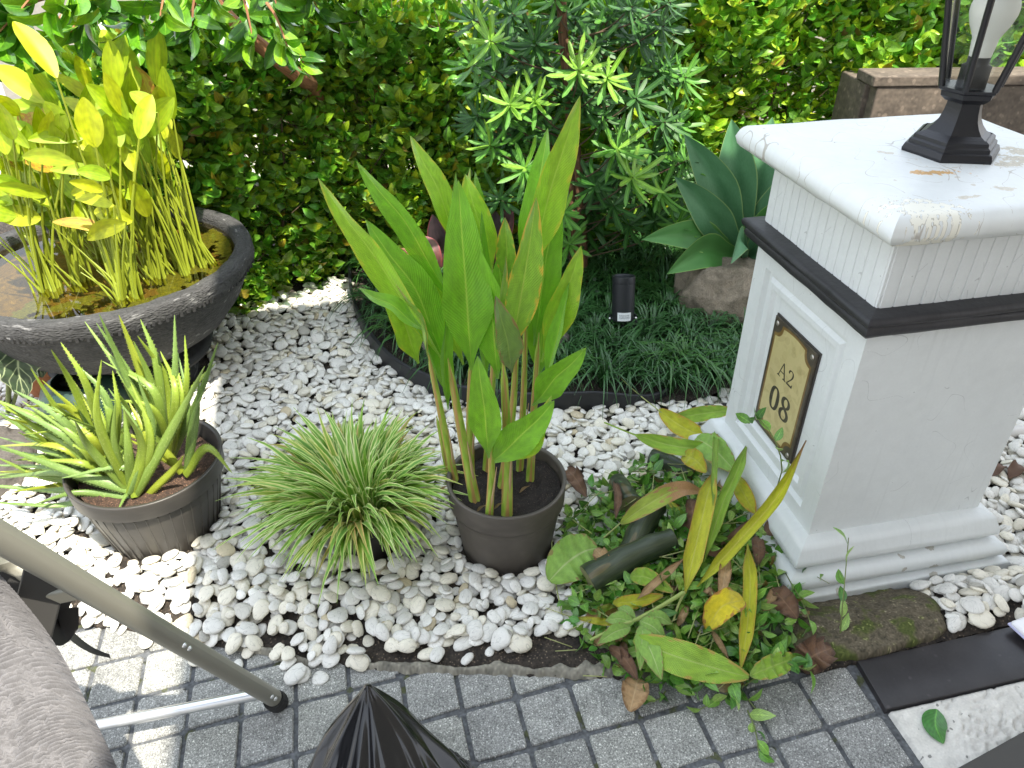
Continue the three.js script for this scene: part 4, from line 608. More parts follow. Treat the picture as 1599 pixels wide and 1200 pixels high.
{
  const Y = BW.y + 0.405, R = rng(23);
  const tS = (b, s, br) => tex(64, 256, (u, v) => { const a = Math.abs(u - 0.5) * 2, n = N3(u * 4, v * 6, s), f = N3(u * 26, v * 50, s), l = Math.exp(-Math.pow((a - 0.36) / 0.035, 2)) + Math.exp(-Math.pow((a - 0.7) / 0.03, 2)) + Math.exp(-Math.pow(a / 0.05, 2)); let c = b.map((x) => x * (1 + 0.08 * n + 0.03 * f)); c = c.map((x, i) => lerp(x, [212, 212, 24][i], 0.35 * l)); if (br) { const e = sstep(0.35, 0.6, n + 0.5 * v); c = c.map((x, i) => lerp(x, [176, 120, 40][i], e * 0.8)); } return c; }, false);
  const mats = [[158, 186, 6], [172, 192, 6], [144, 178, 8], [186, 194, 8]].map((b, i) => leafMat({ map: tS(b, i + 1), transmission: 0.4, roughness: 0.55 })), old = leafMat({ map: tS([186, 162, 40], 9, true), transmission: 0.3 });
  const stk = leafMat({ color: lin(0.3, 0.36, 0.02), transmission: 0.2, roughness: 0.5 });
  const bases = [[[75, 450], 'water plant clump at the outer edge of the bowl'], [[125, 440], 'dense water plant clump behind the outer edge of the bowl'], [[200, 462], 'foremost water plant clump rising from the algae'], [[245, 430], 'water plant clump in the middle of the algae'], [[285, 425], 'slender water plant clump toward the hedge side of the bowl'], [[318, 412], 'sparse stalks of water plant nearest the hedge-side rim'], [[170, 400], 'tall water plant clump in the centre of the bowl']];
  const pl = bases.map(([b, l]) => thing('sword_plant', l, 'water plant', at(b[0], b[1], Y), 'yellow-green water plants in the bowl'));
  const put = (k, lb, lt, w, mat, dz = 0) => {
    const P = pl[k], zb = P.position.z + dz, B = atz(lb[0], lb[1], zb), C = atz(lt[0] + (lt[0] - lb[0]) * 0.12, lt[1] + (lt[1] - lb[1]) * 0.12, zb + rr(R, -0.06, 0.06)), base = P.position.clone().add(V(rr(R, -0.03, 0.03), -0.02, rr(R, -0.025, 0.025)));
    const up = B.y - base.y, mid = base.clone().lerp(B, 0.5).add(V(rr(R, -0.01, 0.01) - (B.x - base.x) * 0.12, 0.03 * up, 0));
    const loc = (v) => v.clone().sub(P.position);
    mesh('stalk', limb([base, mid, B].map(loc), [0.0042, 0.0022], 5, 8, false), stk, P);
    const dir = C.clone().sub(B).normalize(), view = B.clone().sub(EYE).normalize(), side = V().crossVectors(view, dir).normalize(), bend = V(0, 0.12 * B.distanceTo(C), 0);
    mesh('leaf', blade([B, B.clone().lerp(C, 0.5).add(bend.multiplyScalar(0.5)), C].map(loc), { w: w * pxm(B) * 0.58, side, roll: rr(R, -0.55, 0.55), fold: rr(R, 0.1, 0.4), n: 12, m: 6, wave: 0.05, prof: (t) => Math.pow(Math.sin(Math.PI * clamp(Math.pow(t, 0.9) * 0.97 + 0.02)), 0.72) }), mat, P);
  };
  const M = () => mats[Math.floor(R() * 4)];
  const LV = [[1, [88, 122], [28, 43], 36], [0, [70, 160], [0, 110], 32], [0, [97, 180], [43, 103], 20], [1, [162, 170], [90, 120], 18], [0, [90, 182], [-2, 173], 28], [6, [213, 147], [165, 57], 44], [4, [245, 133], [245, 48], 28], [6, [200, 200], [160, 140], 48], [4, [240, 163], [215, 110], 28, 1], [4, [230, 213], [267, 158], 32], [6, [227, 217], [207, 150], 36], [5, [260, 222], [257, 167], 20], [5, [280, 248], [267, 206], 20], [1, [120, 240], [103, 178], 32], [0, [83, 233], [33, 183], 30, 1], [0, [83, 267], [30, 240], 30, 1], [0, [37, 250], [-6, 217], 32], [2, [207, 273], [137, 258], 32], [6, [197, 240], [133, 167], 42], [0, [110, 350], [20, 347], 20], [2, [167, 330], [143, 287], 16], [2, [143, 320], [103, 314], 17], [2, [197, 347], [143, 372], 26], [4, [280, 322], [277, 292], 13], [6, [180, 150], [172, 70], 30], [1, [150, 230], [132, 160], 36], [2, [170, 255], [130, 215], 34], [1, [60, 215], [10, 200], 26], [0, [40, 300], [-8, 280], 26], [0, [70, 320], [10, 300], 22], [3, [215, 240], [195, 180], 34], [3, [235, 250], [228, 200], 26], [1, [100, 260], [60, 220], 28], [1, [125, 300], [95, 262], 26], [0, [55, 285], [5, 255], 24], [3, [190, 300], [150, 265], 24], [4, [262, 280], [250, 240], 18], [2, [220, 320], [205, 286], 18], [0, [30, 180], [-10, 150], 26], [0, [20, 340], [-10, 318], 22], [3, [225, 300], [224, 310], 22], [2, [165, 405], [133, 398], 24], [6, [190, 120], [195, 62], 22], [1, [140, 140], [120, 92], 20]];
  const nearest = (lb) => { let best = 0, bd = 1e9; bases.forEach(([b], i) => { const d = Math.abs(b[0] - (lb[0] + 0.34 * (430 - lb[1]))) + rr(R, 0, 40); if (d < bd) { bd = d; best = i; } }); return best; };
  for (const [, b, t, w, o] of LV) put(nearest(b), b, t, w, o ? old : M(), rr(R, -0.08, 0.05));
  for (let i = 0; i < 70; i++) { const b = [rr(R, 10, 235), rr(R, 190, 365)], an = rr(R, -3.2, -1.7), L = rr(R, 46, 84); put(nearest(b), b, [b[0] + Math.cos(an) * L, b[1] + Math.sin(an) * L * 0.75], rr(R, 16, 30), R() < 0.05 ? old : M(), rr(R, -0.1, 0.06)); }
  for (let i = 0; i < 50; i++) { const k = Math.floor(R() * 7), b = bases[k][0], lean = rr(R, -110, 30), hgt = rr(R, 120, 260), bx = b[0] + lean * 0.8, by = b[1] - hgt, L = rr(R, 48, 84), an = Math.atan2(-1, lean / 90) + rr(R, -0.5, 0.5); if (by < 120 || bx > 285) continue; put(k, [bx, by], [bx + Math.cos(an) * L, by + Math.sin(an) * L], rr(R, 18, 32), M(), rr(R, -0.14, 0.05)); }
  // young stalks without blades
  for (let i = 0; i < 60; i++) { const k = Math.floor(R() * 7), P = pl[k], h = rr(R, 0.08, 0.26), d = V(rr(R, -0.85, 0.1), 1, rr(R, -0.25, 0.2)).normalize(), b = V(rr(R, -0.035, 0.035), -0.02, rr(R, -0.03, 0.03)); mesh('stalk', limb([b, b.clone().addScaledVector(d, h * 0.5).add(V(0, 0.01, 0)), b.clone().addScaledVector(d, h).add(V(rr(R, -0.02, 0.02), 0, 0))], [0.0035, 0.0012], 5, 6, false), stk, P); }
}
// ---------- hedge ----------
const smallLeaf = (len, wid, fold) => { const g = blade([V(0, 0, 0), V(0, len * 0.5, len * 0.05), V(0, len, -len * 0.1)], { w: wid / 2, side: V(1, 0, 0), fold, n: 5, m: 2, prof: (t) => Math.pow(Math.sin(Math.PI * clamp(Math.pow(t, 0.82) * 0.96 + 0.03)), 0.85) }); return g; };
const tHedge = (b, s) => tex(64, 128, (u, v) => { const a = Math.abs(u - 0.5) * 2, n = N3(u * 4, v * 5, s), l = Math.exp(-Math.pow(a / 0.07, 2)), q = Math.sin((v - a * 0.3) * 9 * TAU); return b.map((x, i) => x * (1 + 0.1 * n + 0.05 * q) + l * [40, 46, 16][i]); }, false);
const mHedge = [[80, 132, 38], [98, 150, 40], [70, 120, 40], [126, 172, 46]].map((b, i) => leafMat({ map: tHedge(b, i + 2), roughness: 0.38, transmission: 0.3 }));
const mHedgeAny = leafMat({ map: tHedge([200, 214, 160], 3), roughness: 0.38, transmission: 0.3 });
const mTwig = std({ color: lin(0.09, 0.06, 0.035), roughness: 0.9 });
function hedge(label, x0, x1, hTop, count, seed, bright) {
  const H = thing('clipped_hedge', label, 'hedge', V((x0 + x1) / 2, 0, hedgeZ((x0 + x1) / 2) - 0.2)), O = H.position, R = rng(seed);
  const geos = [smallLeaf(0.052, 0.03, 0.3), smallLeaf(0.045, 0.029, 0.15), smallLeaf(0.058, 0.031, 0.4)];
  // twigs
  const tw = []; for (let k = 0; k < 90; k++) { const x = rr(R, x0, x1), z = hedgeZ(x) - rr(R, 0.08, 0.3), h = hTop(x) * rr(R, 0.6, 1); tw.push(limb([V(x, 0, z), V(x + rr(R, -0.1, 0.1), h * 0.5, z + rr(R, -0.05, 0.05)), V(x + rr(R, -0.18, 0.18), h, z + rr(R, -0.05, 0.12))].map((v) => v.sub(O)), [0.008, 0.002], 5, 6, false)); }
  for (const g of tw.slice(0, 40)) mesh('stem', g, mTwig, H);
  const fine = []; for (let k = 0; k < 500; k++) { const x = rr(R, x0, x1), y = rr(R, 0.05, hTop(x)), z = hedgeZ(x) - rr(R, 0.02, 0.12), d = V(rr(R, -1, 1), rr(R, -0.3, 1), rr(R, -0.2, 0.8)).normalize(), L = rr(R, 0.05, 0.14); fine.push(limb([V(x, y, z), V(x, y, z).addScaledVector(d, L * 0.5), V(x, y, z).addScaledVector(d, L).add(V(0, 0.01, 0))].map((v) => v.sub(O)), [0.0018, 0.0009], 3, 3, false)); }
  const fm = mesh('twigs', mergeGeometries(fine), mTwig, H); fm.userData.kind = 'stuff';
  const items = [];
  for (let k = 0; k < count; k++) {
    const x = rr(R, x0, x1), top = hTop(x), onTop = R() < 0.16; let y, z; const bump = 0.05 * N3(x * 4, 0, seed) ;
    const dep = Math.pow(R(), 1.35) * 0.36;
    if (onTop) { y = top - dep + 0.05 * N3(x * 5, 2, seed) + rr(R, 0, 0.04); z = hedgeZ(x) - rr(R, 0, 0.42); }
    else { y = rr(R, 0.0, top + 0.02); z = hedgeZ(x) + 0.085 * N3(x * 4, y * 4, seed) + 0.05 * N3(x * 11, y * 11, seed) + bump - dep + 0.02 - 0.06 * sstep(top - 0.12, top, y); }
    // a leaf points up and outward, blade facing the light
    const d = V(rr(R, -1, 1), rr(R, -0.35, 0.9), rr(R, 0.05, 1)).normalize(), q = qDir(d); q.multiply(new THREE.Quaternion().setFromAxisAngle(V(0, 1, 0), rr(R, -1.1, 1.1) + (R() < 0.5 ? 0 : Math.PI) * 0));
    items.push([V(x, y, z), q, rr(R, 0.6, 1.22), dep, Math.floor(R() * 3)]);
  }
  // the most exposed leaves one by one
  const open = items.map((t, i) => [i, t[3]]).filter(([i]) => { const p = items[i][0]; return p.y > 0.2 && p.y < 0.95; }).sort((a, b) => a[1] - b[1]).slice(0, 280), set = new Set(open.map((o) => o[0]));
  const ms = [[], [], []], cs = [[], [], []];
  items.forEach(([p, q, s, dep, k], i) => {
    p.sub(O);
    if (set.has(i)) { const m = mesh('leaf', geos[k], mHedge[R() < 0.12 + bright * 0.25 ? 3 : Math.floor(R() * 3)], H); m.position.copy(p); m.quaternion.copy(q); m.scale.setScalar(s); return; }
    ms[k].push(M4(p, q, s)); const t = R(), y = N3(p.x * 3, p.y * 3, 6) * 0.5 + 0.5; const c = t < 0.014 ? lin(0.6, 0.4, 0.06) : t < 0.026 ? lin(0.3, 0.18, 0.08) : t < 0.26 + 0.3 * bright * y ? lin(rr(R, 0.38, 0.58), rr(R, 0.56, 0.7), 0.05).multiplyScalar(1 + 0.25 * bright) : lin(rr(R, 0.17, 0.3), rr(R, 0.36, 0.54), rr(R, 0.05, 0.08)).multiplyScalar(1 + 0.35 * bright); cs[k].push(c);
  });
  // joined: one mass of leaves
  let first; const all = [], allc = []; ms.forEach((a, k) => { all.push(...a); allc.push(...cs[k]); });
  first = inst('leaves', geos[0], mHedgeAny, all, allc, H); return H;
}
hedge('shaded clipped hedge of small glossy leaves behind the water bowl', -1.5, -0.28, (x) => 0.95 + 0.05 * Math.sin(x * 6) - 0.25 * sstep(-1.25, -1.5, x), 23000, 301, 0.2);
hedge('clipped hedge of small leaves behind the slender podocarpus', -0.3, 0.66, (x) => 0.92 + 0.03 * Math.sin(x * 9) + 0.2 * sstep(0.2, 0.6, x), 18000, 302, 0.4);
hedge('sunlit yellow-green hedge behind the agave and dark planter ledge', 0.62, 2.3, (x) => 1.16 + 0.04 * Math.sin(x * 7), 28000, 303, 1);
// ---------- podocarpus ----------
{
  const base = at(912, 458, 0.02); const T = thing('podocarpus_tree', 'slender young tree with whorls of narrow leaves beside the spotlight', 'tree', base.clone()), O = base, R = rng(71);
  const bark = std({ map: tex(128, 256, (u, v) => { const a = tn(u, v, 26, 2), b = tn(u, v, 8, 4), s = N4(Math.cos(u * TAU) * 4, Math.sin(u * TAU) * 4, v * 3, 1); const k = 96 + 20 * a + 16 * b + 26 * s; return [k * 1.08, k * 0.78, k * 0.55]; }), roughness: 0.9 });
  const loc = (v) => v.clone().sub(O), Zt = base.z;
  mesh('trunk', limb([base.clone().add(V(0, -0.05, 0)), atz(908, 360, Zt), atz(898, 220, Zt - 0.01), atz(880, 60, Zt - 0.03), atz(876, -60, Zt - 0.05), atz(880, -300, Zt - 0.06)].map(loc), [0.022, 0.012], 9, 18), bark, T);
  mesh('trunk', limb([atz(900, 462, Zt + 0.01), atz(897, 390, Zt + 0.012), atz(893, 300, Zt + 0.005), atz(889, 190, Zt), atz(884, 60, Zt - 0.02)].map(loc), [0.015, 0.01], 8, 12), bark, T);
  const mkLeaf = (L, w) => blade([V(0, 0, 0), V(0, L * 0.5, L * 0.02), V(0, L, -L * 0.06)], { w: w / 2, side: V(1, 0, 0), fold: 0.12, n: 6, m: 2, prof: (t) => Math.min(1, 0.28 + t * 3) * Math.min(1, (1 - t) * 5 + 0.08) });
  const gl = [mkLeaf(0.088, 0.0135), mkLeaf(0.074, 0.013), mkLeaf(0.1, 0.014)];
  const tP = (b) => tex(32, 128, (u, v) => { const a = Math.abs(u - 0.5) * 2, l = Math.exp(-Math.pow(a / 0.14, 2)), n = N3(u * 3, v * 6, 4); return b.map((x, i) => x * (1 + 0.08 * n) + l * [34, 40, 14][i]); }, false);
  const young = leafMat({ map: tP([130, 176, 56]), roughness: 0.42 }), mid = leafMat({ map: tP([82, 138, 42]), roughness: 0.5, transmission: 0.26 }), darkm = leafMat({ map: tP([48, 96, 34]), roughness: 0.52, transmission: 0.2 });
  // whorls: photo place, size px, tone, depth, facing tilt
  const W = [[765, 62, 40, 0, 0.12], [835, 66, 38, 2, 0.02], [905, 108, 38, 0, 0.16], [950, 120, 36, 0, 0.14], [796, 162, 36, 0, 0.16], [836, 156, 36, 0, 0.12], [995, 152, 42, 2, 0.08], [1038, 40, 40, 2, 0.02], [765, 226, 36, 1, 0.1], [820, 262, 40, 1, 0.14], [880, 330, 36, 1, 0.2], [966, 232, 42, 1, 0.12], [990, 276, 40, 0, 0.16], [1036, 300, 38, 1, 0.14], [1005, 60, 36, 2, -0.02], [775, 110, 34, 2, -0.02], [930, 60, 36, 2, -0.04], [860, 200, 36, 2, 0.02], [945, 180, 38, 2, 0.04], [800, 20, 36, 2, -0.02], [880, 20, 36, 2, -0.06], [960, 20, 36, 2, -0.04], [1030, 110, 38, 2, 0], [1040, 190, 36, 2, 0.04], [930, 290, 38, 2, 0.06], [780, 310, 34, 2, 0.04], [1020, 240, 36, 2, 0.02], [890, 380, 32, 1, 0.16], [868, 348, 30, 1, 0.18], [850, 110, 36, 2, 0], [745, 180, 32, 2, 0], [960, 320, 34, 2, 0.08], [1060, 350, 30, 1, 0.1], [740, 30, 34, 2, -0.04], [985, 350, 32, 2, 0.06], [1075, 250, 32, 1, 0.06], [915, 165, 34, 2, 0.04]];
  for (let k = 0; k < 42; k++) W.push([rr(R, 735, 1080), rr(R, -10, 370), rr(R, 32, 42), R() < 0.3 ? 1 : 2, rr(R, -0.12, 0.04)]);
  let singles = 0; const single = (p, dir, size, tone, parts) => {
    const n = 17, q0 = qDir(dir), cl = new THREE.Group(); cl.name = 'leaf_whorl'; cl.position.copy(p.clone().sub(O)); cl.quaternion.copy(q0); T.add(cl); const gs = [];
    for (let k = 0; k < n; k++) {
      const a = k * 2.399 + rr(R, -0.15, 0.15), open = lerp(0.35, 1.75, Math.sqrt((k + 0.5) / n)) + rr(R, -0.1, 0.1), s = size * rr(R, 0.85, 1.12) * (open < 0.6 ? 0.8 : 1), e = new THREE.Quaternion().setFromAxisAngle(V(0, 1, 0), a).multiply(new THREE.Quaternion().setFromAxisAngle(V(1, 0, 0), open)).multiply(new THREE.Quaternion().setFromAxisAngle(V(0, 1, 0), rr(R, -0.3, 0.3)));
      const g = gl[Math.floor(R() * 3)], pos = V(0, -0.02 * (k / n), 0);
      const mat = tone === 0 ? (k < n * 0.75 ? young : mid) : tone === 1 ? (k < 3 ? young : mid) : darkm;
      if (parts) { const m = mesh('leaf', g, mat, cl); m.position.copy(pos); m.quaternion.copy(e); m.scale.setScalar(s); } else { const h = g.clone(); h.applyMatrix4(M4(pos, e, s)); gs.push(h); }
    }
    if (!parts) mesh('leaves', mergeGeometries(gs), tone === 0 ? young : tone === 1 ? mid : darkm, cl);
  };
  for (const [px, py, s, tone, dz] of W) {
    const p = atz(px, py, Zt + dz), k = pxm(p), dir = V((px - 890) / 260 + rr(R, -0.2, 0.2), 0.75, 0.75 + rr(R, -0.15, 0.15)).normalize(); single(p, dir, s * 1.2 * k / 0.085, tone, singles++ < 17);
    const tr = atz(890 + (px - 890) * 0.08, py + 55, Zt); mesh('twig', limb([tr, tr.clone().lerp(p, 0.6).add(V(0, -0.02, 0)), p].map(loc), [0.003, 0.002], 5, 6, false), mTwig, T);
  }
  // the crown above
  const up = []; for (let k = 0; k < 50; k++) { const a = R() * TAU, r = Math.sqrt(R()) * 0.5, p = V(base.x - 0.1 + Math.cos(a) * r, rr(R, 1.08, 1.85), base.z + 0.05 + Math.sin(a) * r * 0.7); for (let q = 0; q < 13; q++) up.push(M4(p.clone().sub(O), qDir(V(rr(R, -1, 1), rr(R, -0.3, 1), rr(R, -1, 1))), rr(R, 0.95, 1.35))); }
  inst('upper_leaves', gl[0], darkm, up, null, T);
}
// ---------- broad-leaved shrub over the bowl ----------
{
  const b0 = atz(486, 140, -2.62); b0.y = 0; b0.z = -2.95; const T = thing('broadleaf_tree', 'leaning brown-stemmed tree with broad glossy leaves above the hedge', 'tree', b0.clone()), O = b0, R = rng(91), loc = (v) => v.clone().sub(O);
  const bark = std({ map: tex(128, 256, (u, v) => { const a = tn(u, v, 30, 2), b = tn(u, v, 9, 4); const k = 132 + 22 * a + 22 * b; return [k * 1.1, k * 0.76, k * 0.52]; }), roughness: 0.88 });
  mesh('trunk', limb([b0, V(b0.x - 0.02, 0.4, -2.88), atz(490, 140, -2.74), atz(470, 122, -2.56), atz(420, 82, -2.46), atz(352, 22, -2.4), atz(300, -60, -2.36), atz(240, -220, -2.3)].map(loc), [0.03, 0.017], 9, 20), bark, T);
  const tL = (b, s) => tex(64, 128, (u, v) => { const a = Math.abs(u - 0.5) * 2, n = N3(u * 4, v * 5, s), l = Math.exp(-Math.pow(a / 0.05, 2)), q = Math.pow(0.5 + 0.5 * Math.sin((v - a * 0.22) * 11 * TAU), 6); return b.map((x, i) => x * (1 + 0.08 * n) + (l * 0.9 + q * 0.22) * [56, 54, 20][i]); }, false);
  const ms = [[74, 126, 30], [94, 150, 30], [60, 108, 32], [128, 176, 36]].map((b, i) => leafMat({ map: tL(b, i + 3), roughness: 0.3, transmission: 0.32 }));
  const gl = [0.1, 0.3, 0.45].map((f, i) => blade([V(0, 0, 0), V(0, 0.035, 0.004), V(0, 0.075, 0.004), V(0, 0.11, -0.012)], { w: 0.0235, side: V(1, 0, 0), fold: f, n: 8, m: 4, wave: 0.06, prof: (t) => Math.pow(Math.sin(Math.PI * clamp(Math.pow(t, 0.85) * 0.96 + 0.03)), 0.8) }));
  // sprays: a tip in the photo, its depth, reach px
  const sp = [[20, 30, -1.95, 90], [80, 20, -1.9, 80], [110, 50, -2.0, 80], [150, 8, -2.0, 70], [60, 70, -2.1, 70], [210, 30, -2.1, 70], [250, 25, -2.05, 66], [280, 10, -2.15, 60], [200, 60, -2.3, 60], [300, 45, -2.25, 56], [330, 15, -2.3, 60], [395, 60, -2.2, 56], [440, 30, -2.25, 54], [450, 75, -2.15, 56], [475, 100, -2.2, 46], [420, 5, -2.3, 50], [360, 70, -2.4, 44], [170, 90, -2.5, 60], [240, 80, -2.5, 50], [110, 110, -2.5, 60], [30, 100, -2.4, 60], [500, 20, -2.5, 44], [290, 75, -2.5, 44], [-10, 60, -1.9, 90], [140, 40, -2.2, 70], [380, 20, -2.35, 50]];
  for (const [px, py, z, r] of sp) {
    const c = atz(px, py, z), k = pxm(c), root = atz(lerp(px, 340, 0.3), py - 70, lerp(z, -2.4, 0.4));
    const tw = [root, root.clone().lerp(c, 0.5).add(V(0, 0.02, 0)), c]; const br = mesh('branch', limb(tw.map(loc), [0.005, 0.002], 5, 6, false), bark, T);
    const n = 7 + Math.floor(R() * 4), dirT = c.clone().sub(root).normalize();
    for (let j = 0; j < n; j++) {
      const t = 0.55 + 0.45 * j / (n - 1), p = root.clone().lerp(c, t), d = dirT.clone().multiplyScalar(0.5).add(V(rr(R, -1, 1), rr(R, -0.8, 0.5), rr(R, -0.2, 1))).normalize();
      const m = mesh('leaf', gl[Math.floor(R() * 3)], ms[R() < 0.2 ? 3 : Math.floor(R() * 3)], T); m.position.copy(loc(p)); m.quaternion.copy(qDir(d)).multiply(new THREE.Quaternion().setFromAxisAngle(V(0, 1, 0), rr(R, -1.2, 1.2))); m.scale.setScalar(r * k / 0.11 * rr(R, 0.75, 1.1));
    }
  }
  const up = [], cols = []; for (let k = 0; k < 260; k++) { const a = R() * TAU, r = Math.sqrt(R()); const p = V(-0.3 + Math.cos(a) * r * 0.55, rr(R, 1.2, 1.9), -2.24 + Math.sin(a) * r * 0.32); up.push(M4(loc(p), qDir(V(rr(R, -1, 1), rr(R, -0.6, 0.8), rr(R, -1, 1))), rr(R, 0.8, 1.2))); }
  inst('upper_leaves', gl[1], ms[0], up, null, T);
  // roots of the crown reach down out of sight to the trunk
  for (const [x, z] of [[-0.6, -2.3], [-0.1, -2.2], [-0.35, -2.25]]) mesh('branch', limb([atz(300, -60, -2.36), V(x, 1.5, z), V(x * 1.1, 1.85, z)].map(loc), [0.012, 0.004], 5, 6, false), bark, T);
}
// ---------- dark planter ledge, rail and far wall ----------
{
  const tW = tex(512, 256, (u, v) => { const a = tn(u, v, 50, 2), b = N4(Math.cos(u * TAU) * 2, Math.sin(u * TAU) * 2, v * 30, 5), c = tn(u, v, 7, 3), d = tn(u, v, 24, 8); let k = 92 + 12 * a + 14 * b + 12 * c; if (d > 0.55) k += 22; return [k * 1.06, k * 0.95, k * 0.84]; });
  const m = std({ map: tW, roughness: 0.85, bumpMap: bSpeck, bumpScale: 0.002 });
  const L = thing('planter_ledge', 'weathered dark timber ledge behind the lantern', 'ledge', V(1.95, 0, -2.82)); L.rotation.y = 0.05;
  const g = (w, h, d) => boxUV(new RoundedBoxGeometry(w, h, d, 2, 0.006), 1.3);
  mesh('front_board', g(1.5, 0.3, 0.05), m, L).position.set(0, 0.59, 0.1); mesh('top_board', g(1.54, 0.034, 0.13), m, L).position.set(0, 0.758, 0.065); mesh('lower_board', g(1.5, 0.42, 0.05), m, L).position.set(0, 0.226, 0.098);
  mesh('end_board', g(0.05, 0.73, 0.2), m, L).position.set(-0.74, 0.375, -0.03);
  const Q = thing('metal_rail', 'thin brown pipe rail behind the pillar cap', 'rail', V(1.9, 0.47, -2.62)); mesh('pipe', limb([V(-0.7, 0, 0), V(0, 0.002, 0), V(0.7, 0, -0.05)], [0.016, 0.016], 12, 4), std({ color: lin(0.3, 0.24, 0.19), roughness: 0.4 }), Q); for (const x of [-0.62, 0.62]) mesh('bracket', boxUV(new RoundedBoxGeometry(0.02, 0.03, 0.12, 1, 0.003)), std({ color: lin(0.2, 0.17, 0.14), roughness: 0.5 }), Q).position.set(x, 0, -0.05);
  const W = mesh('boundary_wall', boxUV(new THREE.BoxGeometry(9, 1.5, 0.15), 0.8), std({ map: tConc, color: lin(0.62, 0.6, 0.58), roughness: 0.9 })); W.position.set(1, 0.58, -5.6); tag(W, 'pale grey plastered wall beyond the hedges', 'wall');
}
// ---------- raised bed: black edging, soil, mondo grass ----------
const bedY = (x, z) => 0.035 + 0.02 * N3(x * 3, 0, z * 3) * sstep(-1.95, -2.2, z);
{
  const line = EDGE.map((p) => V(p.x, 0, p.z)), cv = new THREE.CatmullRomCurve3([...line, at(1040, 632).setY(0)], false, 'centripetal'), n = 90, prof = [[0.0035, 0.002], [0.0035, 0.082], [0.006, 0.086], [0.0045, 0.092], [0, 0.0935], [-0.0045, 0.092], [-0.006, 0.086], [-0.0035, 0.082], [-0.0035, 0.002]], pos = [], idx = [], K = prof.length;
  for (let i = 0; i <= n; i++) { const t = i / n, p = cv.getPointAt(t), T = cv.getTangentAt(t), N = V(T.z, 0, -T.x).normalize(), dip = 1 - 0.35 * sstep(0.86, 1, t) - 0.2 * sstep(0.1, 0, t); for (const [o, y] of prof) pos.push(p.x + N.x * o + 0.003 * N3(t * 14, 2, y * 9), y * dip + 0.002 * N3(t * 20, 1, 0), p.z + N.z * o); }
  for (let i = 0; i < n; i++) for (let k = 0; k < K - 1; k++) { const a = i * K + k, b = a + K; idx.push(a, b, a + 1, a + 1, b, b + 1); }
  const g = new THREE.BufferGeometry(); g.setAttribute('position', new THREE.Float32BufferAttribute(pos, 3)); g.setIndex(idx); g.computeVertexNormals();
  tag(mesh('garden_edging', g, std({ color: lin(0.018, 0.019, 0.022), roughness: 0.5 })), 'black plastic edging strip curving round the grassy bed', 'edging');
  const c2 = [[992, 622], [1040, 628], [1090, 636], [1140, 632], [1180, 628]].map(([x, y]) => at(x, y, 0.03)); tag(mesh('drip_tube', limb(c2, [0.006, 0.006], 8, 20), std({ color: lin(0.02, 0.02, 0.022), roughness: 0.45 })), 'thin black irrigation tube lying on the pebbles by the bed', 'tube');
  // soil of the bed
  const R = rng(2), P = [...line, at(1090, 640).setY(0), at(1160, 612).setY(0), V(1.0, 0, -2.15), V(1.25, 0, -3.3), V(-0.8, 0, -3.3)], sh = new THREE.Shape(P.map((p) => new THREE.Vector2(p.x, -p.z))), sg = new THREE.ShapeGeometry(sh, 4); sg.rotateX(-Math.PI / 2); boxUV(sg, 2.5);
  tag(mesh('raised_bed_soil', sg, mSoil), 'dark soil inside the edged bed', null, null, 'structure').position.y = 0.036;
}
const inBed = (x, z) => inPoly(x, z, BED);
const ROCK = at(1138, 496, 0.05), ROCKR = 0.17;
